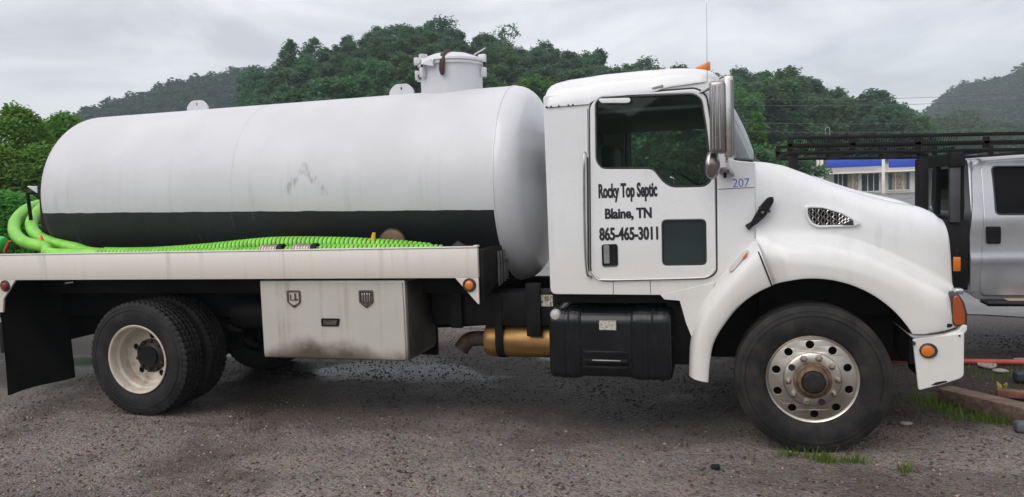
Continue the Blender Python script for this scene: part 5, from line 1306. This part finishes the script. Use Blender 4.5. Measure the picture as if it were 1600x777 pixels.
w1 = [(min(x, w1x1), z) for x, z in w1]
w2_ = round_poly([(dx0+1.14, 1.49), (dx0+1.14, 1.93), (dx0+1.5, 1.92), (dx0+1.93, 1.5)], .04, 3)
def bulge(y_s):                                             # body side: swage line and tumblehome
    def f(x, y, z):
        k = .0
        if z > 1.45: k += .16*((z-1.45)/.6)**1.3
        k += -.018*math.exp(-((z-1.0)/.05)**2)*0+.03*max(0, (1.0-z)/.35)**2 - .012*math.exp(-((z-1.40)/.10)**2) - .015*math.exp(-((z-1.03)/.06)**2)
        return (x, y+k*(1 if y < YM else -1), z)
    return f
def panel(pts, holes, y0, y1, bev):
    """panel cut into level strips so that it can follow the curve of the body"""
    g_ = G().plate(pts, holes, y0, y1, bev)
    bm = bmesh.new()
    for v in g_.v: bm.verts.new(v)
    bm.verts.ensure_lookup_table()
    for f in g_.f:
        try: bm.faces.new([bm.verts[i] for i in f])
        except ValueError: pass
    for z in list(np.arange(.7, 2.1, .07))+[.97, .99, 1.01, 1.03, 1.05, 1.07, 1.09]:
        bmesh.ops.bisect_plane(bm, geom=bm.verts[:]+bm.edges[:]+bm.faces[:], plane_co=(0, 0, float(z)), plane_no=(0, 0, 1), dist=1e-4)
    return G().bm(bm)
for sd_ in (0, 1):
    fl = (lambda x, y, z: (x, 2*YM-y, z)) if sd_ else (lambda x, y, z: (x, y, z)); nm = bulge(0)
    body_o = round_poly(PS, [.05, .03, .05, .08, .05, .1, .1, .05, .02, .02, .05], 3)
    hole_a = round_poly([(w1[0][0]-.2, 9)]*0+[(dx0+.08, 1.46), (dx0+.08, 1.99), (dx0+.97, 2.01), (dx0+.97, 1.46)], .05, 3); hole_b = round_poly([(dx0+1.08, 1.46), (dx0+1.08, 1.98), (dx0+1.55, 1.96), (dx0+2.02, 1.46)], .05, 3)
    panel(body_o, [hole_a, hole_b], YP+.012, YP+.05, .003).warp(nm).warp(fl).build('cab_shell', M_silver, PU)
    dr = panel(round_poly(d1, .05, 4), [w1], YP-.004, YP+.02, .006).warp(nm).warp(fl).build('rear_door', M_silver, PU)
    G().plate(w1, [round_poly(inset(w1, .012), .0)], YP-.008, YP+.015, .003).warp(nm).warp(fl).build('window_seal', M_seal, dr)
    G().plate(round_poly(inset(w1, .003), 0), [], YP+.012, YP+.018).warp(nm).warp(fl).build('window_glass', M_tint, dr)
    hp = XZ([(1540, 354), (1564, 354), (1564, 381), (1541, 381)], YP-.02)
    hh = G().plate(round_poly(hp, .018, 3), [], YP-.026, YP-.016, .005).warp(fl).build('door_handle', M_matt, dr)
    G().plate(round_poly(inset(hp, .02), .01, 3), [], YP-.032, YP-.0265, .003).warp(fl).build('handle_paddle', M_gloss, dr)
    d2o = panel(round_poly(d2, .05, 4), [w2_], YP-.004, YP+.02, .006).warp(nm).warp(fl).build('front_door', M_silver, PU)
    G().plate(round_poly(inset(w2_, .0), 0), [], YP+.012, YP+.018).warp(nm).warp(fl).build('window_glass', M_tint, d2o)
    fw = panel(round_poly([(cabx0+2.45, .66), (cabx0+2.45, 1.5), (cabx0+3.6, 1.38), (cabx0+3.7, .9), (cabx0+3.55, .62), (cabx0+3.35, .62), (cabx0+3.28, .85), (cabx0+3.05, 1.0), (cabx0+2.8, .85), (cabx0+2.72, .62)], .04, 3), [], YP-.003, YP+.03, .006).warp(fl).build('front_fender', M_silver, PU)
    # running board
    rb = G().box(dx0+.0, dx0+2.1, YP-.14, YP+.04, .585, .625, .014, 3); rb.warp(fl).build('running_board', M_matt, PU)
    rb = G().tube([(dx0+.02, YP-.13, .60), (dx0+2.1, YP-.13, .60)], .028, 10); rb.warp(fl).build('step_bar', M_gloss, PU)
    G().box(at(1574, 470, YP-.13)[0], at(1574, 470, YP-.13)[0]+.5, YP-.145, YP-.02, .627, .640, .004).warp(fl).build('step_pad', simple('tan_step_pad', (.36, .27, .18), .6), PU)
G().box(cabx0+.05, cabx0+1.7, YP+.22, YQ-.22, 1.99, 2.04, .02, 3).build('cab_roof', M_silver, PU)
rows = []
for x, dz_ in ((cabx0+.04, -.06), (cabx0+.06, -.02), (cabx0+.12, .0), (cabx0+1.0, .03), (cabx0+1.6, .015), (cabx0+1.76, -.03)):
    rows.append([(x, YP+.165+.10*(1-math.cos(a)), 1.995+dz_+.075*math.sin(a)) for a in np.linspace(0, math.pi/2, 6)]+[(x, YM, 2.085+dz_)]+[(x, YQ-.165-.10*(1-math.cos(a)), 1.995+dz_+.075*math.sin(a)) for a in np.linspace(math.pi/2, 0, 6)])
G().grid(rows).build('roof_skin', M_silver, PU, ang=50)
G().plate(round_poly([(YP+.03, .66), (YQ-.03, .66), (YQ-.05, 1.45), (YQ-.2, 2.06), (YP+.2, 2.06), (YP+.05, 1.45)], .05, 3), [round_poly([(YP+.28, 1.5), (YQ-.28, 1.5), (YQ-.33, 1.98), (YP+.33, 1.98)], .06, 4)], cabx0+.01, cabx0+.05, .004, plane='YZ').build('cab_back', M_silver, PU)
G().plate(round_poly([(YP+.28, 1.5), (YQ-.28, 1.5), (YQ-.33, 1.98), (YP+.33, 1.98)], .06, 4), [], cabx0+.02, cabx0+.03, 0, plane='YZ').build('back_window', M_tint, PU)
G().box(cabx0+2.4, cabx0+3.6, YP+.03, YQ-.03, 1.2, 1.46, .08, 3).build('hood', M_silver, PU)
G().plate(round_poly([(cabx0+1.7, 2.06), (cabx0+1.74, 2.06), (cabx0+2.4, 1.5), (cabx0+2.35, 1.48)], .0), [], YP+.2, YQ-.2).build('windscreen', M_tint, PU)
G().box(cabx0+3.6, cabx0+3.75, YP+.02, YQ-.02, .55, .85, .03, 3).build('front_bumper', M_chrome, PU)
G().box(cabx0+.1, cabx0+2.35, YP+.06, YQ-.06, .62, .72, .01).build('cab_floor', M_matt, PU)
for i in range(2):
    G().box(cabx0+.35+i*.95, cabx0+.50+i*.95, YP+.2, YQ-.2, .9, 1.75, .05, 3).build('seat_back', M_interior, PU); G().box(cabx0+.45+i*.95, cabx0+.95+i*.95, YP+.2, YQ-.2, .9, 1.1, .04).build('seat', M_interior, PU)
# flatbed and headboard
bx0 = -.55; bx1 = cabx0-.06
G().box(bx0, bx1, YP+.02, YQ-.02, .98, 1.06, .01).build('flat_deck', M_black, PU)
G().box(bx0, bx1+.02, YM-.45, YM-.35, .72, .97, .01).build('chassis_rail', M_black, PU); G().box(bx0, cabx0+3.5, YM+.35, YM+.45, .6, .8, .01).build('chassis_rail', M_black, PU)
G().plate([(YP+.04, .92), (YQ-.04, .92), (YQ-.04, 2.12), (YP+.04, 2.12)], [round_poly([(YP+.16, 1.46), (YM-.06, 1.46), (YM-.06, 2.0), (YP+.16, 2.0)], .03), round_poly([(YM+.06, 1.46), (YQ-.16, 1.46), (YQ-.16, 2.0), (YM+.06, 2.0)], .03)], bx1-.05, bx1, .004, plane='YZ').build('headboard', M_black, PU)
G().box(bx1-.62, bx1-.06, YP+.03, YQ-.03, 1.065, 1.44, .015).build('deck_tool_box', M_black, PU)
G().box(bx1-.20, bx1+.03, YP-.0, YP+.03, .72, 1.44, .01).build('side_panel', M_black, PU)
c = at(1495, 413, YP-.01); c2 = np.array(c)
ol = G().box(c[0]-.035, c[0]+.035, YP-.02, YP+.0, c[2]-.075, c[2]+.075, .008).build('side_marker', M_amber, PU)
G().box(c[0]-.02, c[0]+.02, YP-.012, YP+.0, c[2]+.077, c[2]+.16, .004).build('marker_bracket', M_matt, PU)
# rack: two long side ladders joined by cross bars, filled with expanded metal
zr = [at(1222, 218, YP)[2], at(1222, 230, YP)[2], at(1222, 243, YP)[2]]
zz = [2.365, 2.285, 2.205]; rx0 = at(1222, 230, YP)[0]+.06; rx1 = cabx0+2.0
rk = G(); rkw = lambda x, y, z: (x, y, z-.034*(x-rx0))
for y in (YP+.0, YQ-.0):
    for z in zz: G().box(rx0, rx1, y-.018, y+.018, z-.018, z+.018, .004).warp(rkw).build('rack_rail', M_black, PU)
    for x in np.arange(rx0+.02, rx1, .62):
        G().box(x-.028, x+.028, y-.018, y+.018, zz[2]+.023, zz[0]-.023, .003).warp(rkw).build('rack_upright', M_black, PU)
for x in np.arange(rx0+.02, rx1, .62): G().box(x-.022, x+.022, YP+.023, YQ-.023, zz[2]-.02, zz[2]+.02, .003).warp(rkw).build('rack_cross_bar', M_black, PU)
g = G()
for y in (YP+.004,):
    for x in np.arange(rx0+.03, bx1-.1, .024): g.tube([(x, y, zz[2]+.02), (x+.03, y, zz[0]-.02)], .0034, 4, cap=False)
ms_ = g.warp(rkw).build('mesh_infill', M_black, PU, ang=0, recalc=False); ms_['kind'] = 'stuff'
g = G()
for x in np.arange(rx0+.04, bx1-.05, .155): g.box(x-.012, x+.012, YP+.05, YQ-.05, zz[2]+.024, zz[2]+.04)
sl_ = g.warp(rkw).build('rack_slat', M_black, PU, ang=0, recalc=False)
for (px, ya, zl) in ((1442, YP+.06, 1.06), (1240, YP+.04, 1.06)):
    x = at(px, 280, ya)[0]; G().box(x-.05, x+.045, ya-.04, ya+.04, zl, zz[2]-.023-.034*(x-rx0), .006).build('rack_post', M_black, PU)
xs2 = at(1491, 290, YP)[0]; G().box(xs2-.045, xs2+.05, YP-.03, YP+.03, 1.42, 2.09, .006).build('rack_post', simple('grey_steel_post', (.06, .06, .065), .5), PU)
G().box(xs2-.06, xs2+.09, YP-.05, YP+.04, 1.98, 2.14, .02, 3).build('rack_bracket', M_black, PU)
c = at(1293, 209, YP); G().tube(spline([(c[0]-.02, YP, zz[0]+.02), (c[0]-.018, YP, zz[0]+.075), (c[0], YP, zz[0]+.09), (c[0]+.018, YP, zz[0]+.075), (c[0]+.02, YP, zz[0]+.01)], 4), .005, 6).build('rack_hook', M_chrome, PU)
for X_ in (.55, cabx0+3.03):
    for (y0, s_) in ((YP+.06, 1), (YQ-.06, -1)):
        c = (X_, y0+s_*.13, .41); wh = G().lathe([(.235, -.1), (.24, -.11), (.22, -.1), (.2, -.05), (.1, -.06), (.0005, -.065)], (0, 0, 0), 'Y', 32).warp(lambda x, y, z: (c[0]+x, c[1]+s_*y, c[2]+z)).build('wheel', M_chrome, PU, origin=c)
        tyre('tyre', c, .25, .235, .41, wh, M_tyre, 0, (-.4, 0, .4), 72)
G().tube([(.55, YP+.2, .41), (.55, YQ-.2, .41)], .06, 10).build('rear_axle', M_black, PU); G().tube([(cabx0+3.03, YP+.2, .41), (cabx0+3.03, YQ-.2, .41)], .05, 10).build('front_axle', M_black, PU)

# ================================================================== odds and ends on the ground
y0 = 2.95
pts = [(x, y0+.03*math.sin(x*1.1), .03+.006*math.sin(3*x)) for x in np.linspace(.7, 7, 30)]
o_ = G().tube(pts, .028, 10).build('red_pipe', simple('faded_red_pipe', (.42, .07, .05), .55, 0, .2, 6, (.3, .2, .17), .6), None); tag(o_, 'faded red pipe lying along the ground behind the truck bumper', 'pipe')
p0 = atz(1514, 640, .0); p1 = atz(1640, 672, .0)
M_wood = simple('weathered_brown_beam', (.15, .10, .075), .75, 0, .35, 5, (.28, .21, .17), .6, bmp=.4, stretch=(.6, 6, 6))
d = Vector((p1[0]-p0[0], p1[1]-p0[1], 0)); ang = math.atan2(d.y, d.x); cpt = Vector(((p0[0]+p1[0])/2, (p0[1]+p1[1])/2+.08, .062))
M_wood2 = M_wood
rot = Matrix.Rotation(ang, 3, 'Z'); g = G().box(cpt.x-.5, cpt.x+.5, cpt.y-.085, cpt.y+.085, -.002, .125, .008, 2, rot=rot); o_ = g.build('wooden_beam', M_wood, None)
tag(o_, 'weathered brown square beam lying on the gravel right of the truck bumper', 'beam')
c = atz(1590, 627, .0); o_ = G().box(c[0]-.11, c[0]+.13, c[1]+.08, c[1]+.17, .0, .06, .006, 2, rot=Matrix.Rotation(-.2, 3, 'Z')).build('brick', simple('red_brick', (.20, .085, .055), .85, 0, .3, 14, bmp=.4), None); tag(o_, 'red brick lying behind the brown beam at the right edge', 'brick')
c = atz(1567, 611, .0)
o_ = empty('yellow_weed', (c[0], c[1], 0), 'small yellowed plant standing behind the brown beam', 'plant'); M_yl = simple('yellow_leaf', (.42, .33, .05), .6); rr = np.random.default_rng(3)
for i in range(7):
    a = rr.random()*6.28; h = rr.uniform(.05, .10); dx_, dy_ = .03*math.cos(a), .03*math.sin(a)
    G().addm([(c[0]-.01, c[1], 0), (c[0]+.01, c[1], 0), (c[0]+dx_+.014, c[1]+dy_, h*.7), (c[0]+dx_*1.6, c[1]+dy_*1.6, h), (c[0]+dx_-.014, c[1]+dy_+.004, h*.7)], [(0, 1, 2, 3, 4)]).build('leaf', M_yl, o_, recalc=False, ang=0)
c = atz(1594, 598, 0); o_ = G().box(c[0]-.03, c[0]+.25, c[1], c[1]+.12, 0, .09, .02, 3).build('dark_block', simple('dark_blue_grey_block', (.03, .035, .05), .6), None); tag(o_, 'dark lump at the right edge beside the brick', 'block')
c = atz(1596, 678, 0); o_ = G().box(c[0]-.03, c[0]+.2, c[1], c[1]+.1, 0, .08, .025, 3).build('grey_stone', simple('bluish_stone', (.12, .13, .16), .6, 0, .3, 10, bmp=.4), None); tag(o_, 'bluish grey stone at the right edge in front of the beam', 'stone')
def slab(px, py, w_, d_, seed, label):
    rr = np.random.default_rng(seed); c = atz(px, py, 0); k = 9; pl = [(c[0]+w_*math.cos(6.283*i/k)*rr.uniform(.6, 1.1), c[1]+d_*math.sin(6.283*i/k)*rr.uniform(.6, 1.1)) for i in range(k)]
    o_ = G().plate(pl, [], .004, .022, .004, plane='XY').build('concrete_chip', simple('pale_concrete', (.36, .31, .28), .8, 0, .2, 12, bmp=.3), None); tag(o_, label, 'rubble')
slab(1543, 572, .10, .16, 1, 'flat pale piece of broken concrete by the red pipe'); slab(1562, 581, .08, .06, 2, 'smaller flat concrete piece in front of the red pipe'); slab(1597, 564, .08, .06, 3, 'pale concrete chip at the right edge behind the red pipe')
slab(1415, 664, .05, .03, 5, 'small flat grey stone on the gravel right of the front tyre')
c = atz(1118, 733, 0); o_ = G().box(c[0]-.03, c[0]+.03, c[1]-.02, c[1]+.02, 0, .03, .01, 2).build('dark_stone', M_matt, None); tag(o_, 'small dark stone on the gravel below the cab', 'stone')
# weeds and grass growing through the gravel
def grass(clumps, seed, label_kind, mat, n_per, hmin, hmax):
    rr = np.random.default_rng(seed); V = []; Fc = []
    for (px, py, rx_, ry_, f) in clumps:
        c = atz(px, py, 0)
        for i in range(int(n_per*f)):
            x = c[0]+rr.normal(0, rx_); y = c[1]+rr.normal(0, ry_); h = rr.uniform(hmin, hmax)*(1 if rr.random() < .8 else 1.5); a = rr.random()*6.28; w_ = rr.uniform(.0015, .0035)
            bx, by = math.cos(a)*h*rr.uniform(.1, .7), math.sin(a)*h*rr.uniform(.1, .7); px_, py_ = -math.sin(a)*w_, math.cos(a)*w_; b0 = len(V); z = float(und(x, y))
            V += [(x-px_, y-py_, z), (x+px_, y+py_, z), (x+bx*.45+px_*.8, y+by*.45+py_*.8, z+h*.65), (x+bx*.45-px_*.8, y+by*.45-py_*.8, z+h*.65), (x+bx+px_*.1, y+by, z+h), (x+bx-px_*.1, y+by, z+h*.99)]
            Fc += [(b0, b0+1, b0+2, b0+3), (b0+3, b0+2, b0+4, b0+5)]
    o_ = bpy.data.objects.new('grass', mesh_np('grass', np.array(V), np.array(Fc), mat)); link(o_); tag(o_, kind='stuff')
M_grass = leaf_mat('grass_blades', (.075, .14, .022), (.19, .27, .05), .0)
grass([(1480, 632, .13, .07, 1.0), (1500, 640, .12, .06, 1), (1545, 657, .14, .05, .8), (1585, 655, .10, .04, .5), (1460, 625, .1, .07, .5), (1575, 585, .18, .2, .5)], 5, 'g', M_grass, 520, .02, .06)
grass([(1230, 712, .05, .02, .25), (1290, 722, .035, .025, .55), (1335, 725, .05, .02, .4), (1413, 740, .02, .015, .25), (1262, 716, .05, .02, .2)], 6, 'g', M_grass, 260, .02, .075)

# ------------------------------------------------------------------ the damp air over the valley
hm = bpy.data.materials.new('haze'); hm.use_nodes = True; n = hm.node_tree.nodes; l = hm.node_tree.links
for x in list(n):
    if x.type != 'OUTPUT_MATERIAL': n.remove(x)
pv = n.new('ShaderNodeVolumePrincipled'); pv.inputs['Color'].default_value = (.80, .90, 1.0, 1); pv.inputs['Density'].default_value = .0006
l.new(pv.outputs[0], n['Material Output'].inputs['Volume'])
bpy.context.view_layer.update(); print('highest', max((o_.matrix_world @ Vector(c)).z for o_ in COL.objects if o_.type == 'MESH' for c in o_.bound_box))
tag(G().box(-1000, 1000, -100, 1450, -3, 150).build('haze', hm, None, ang=0), kind='stuff')
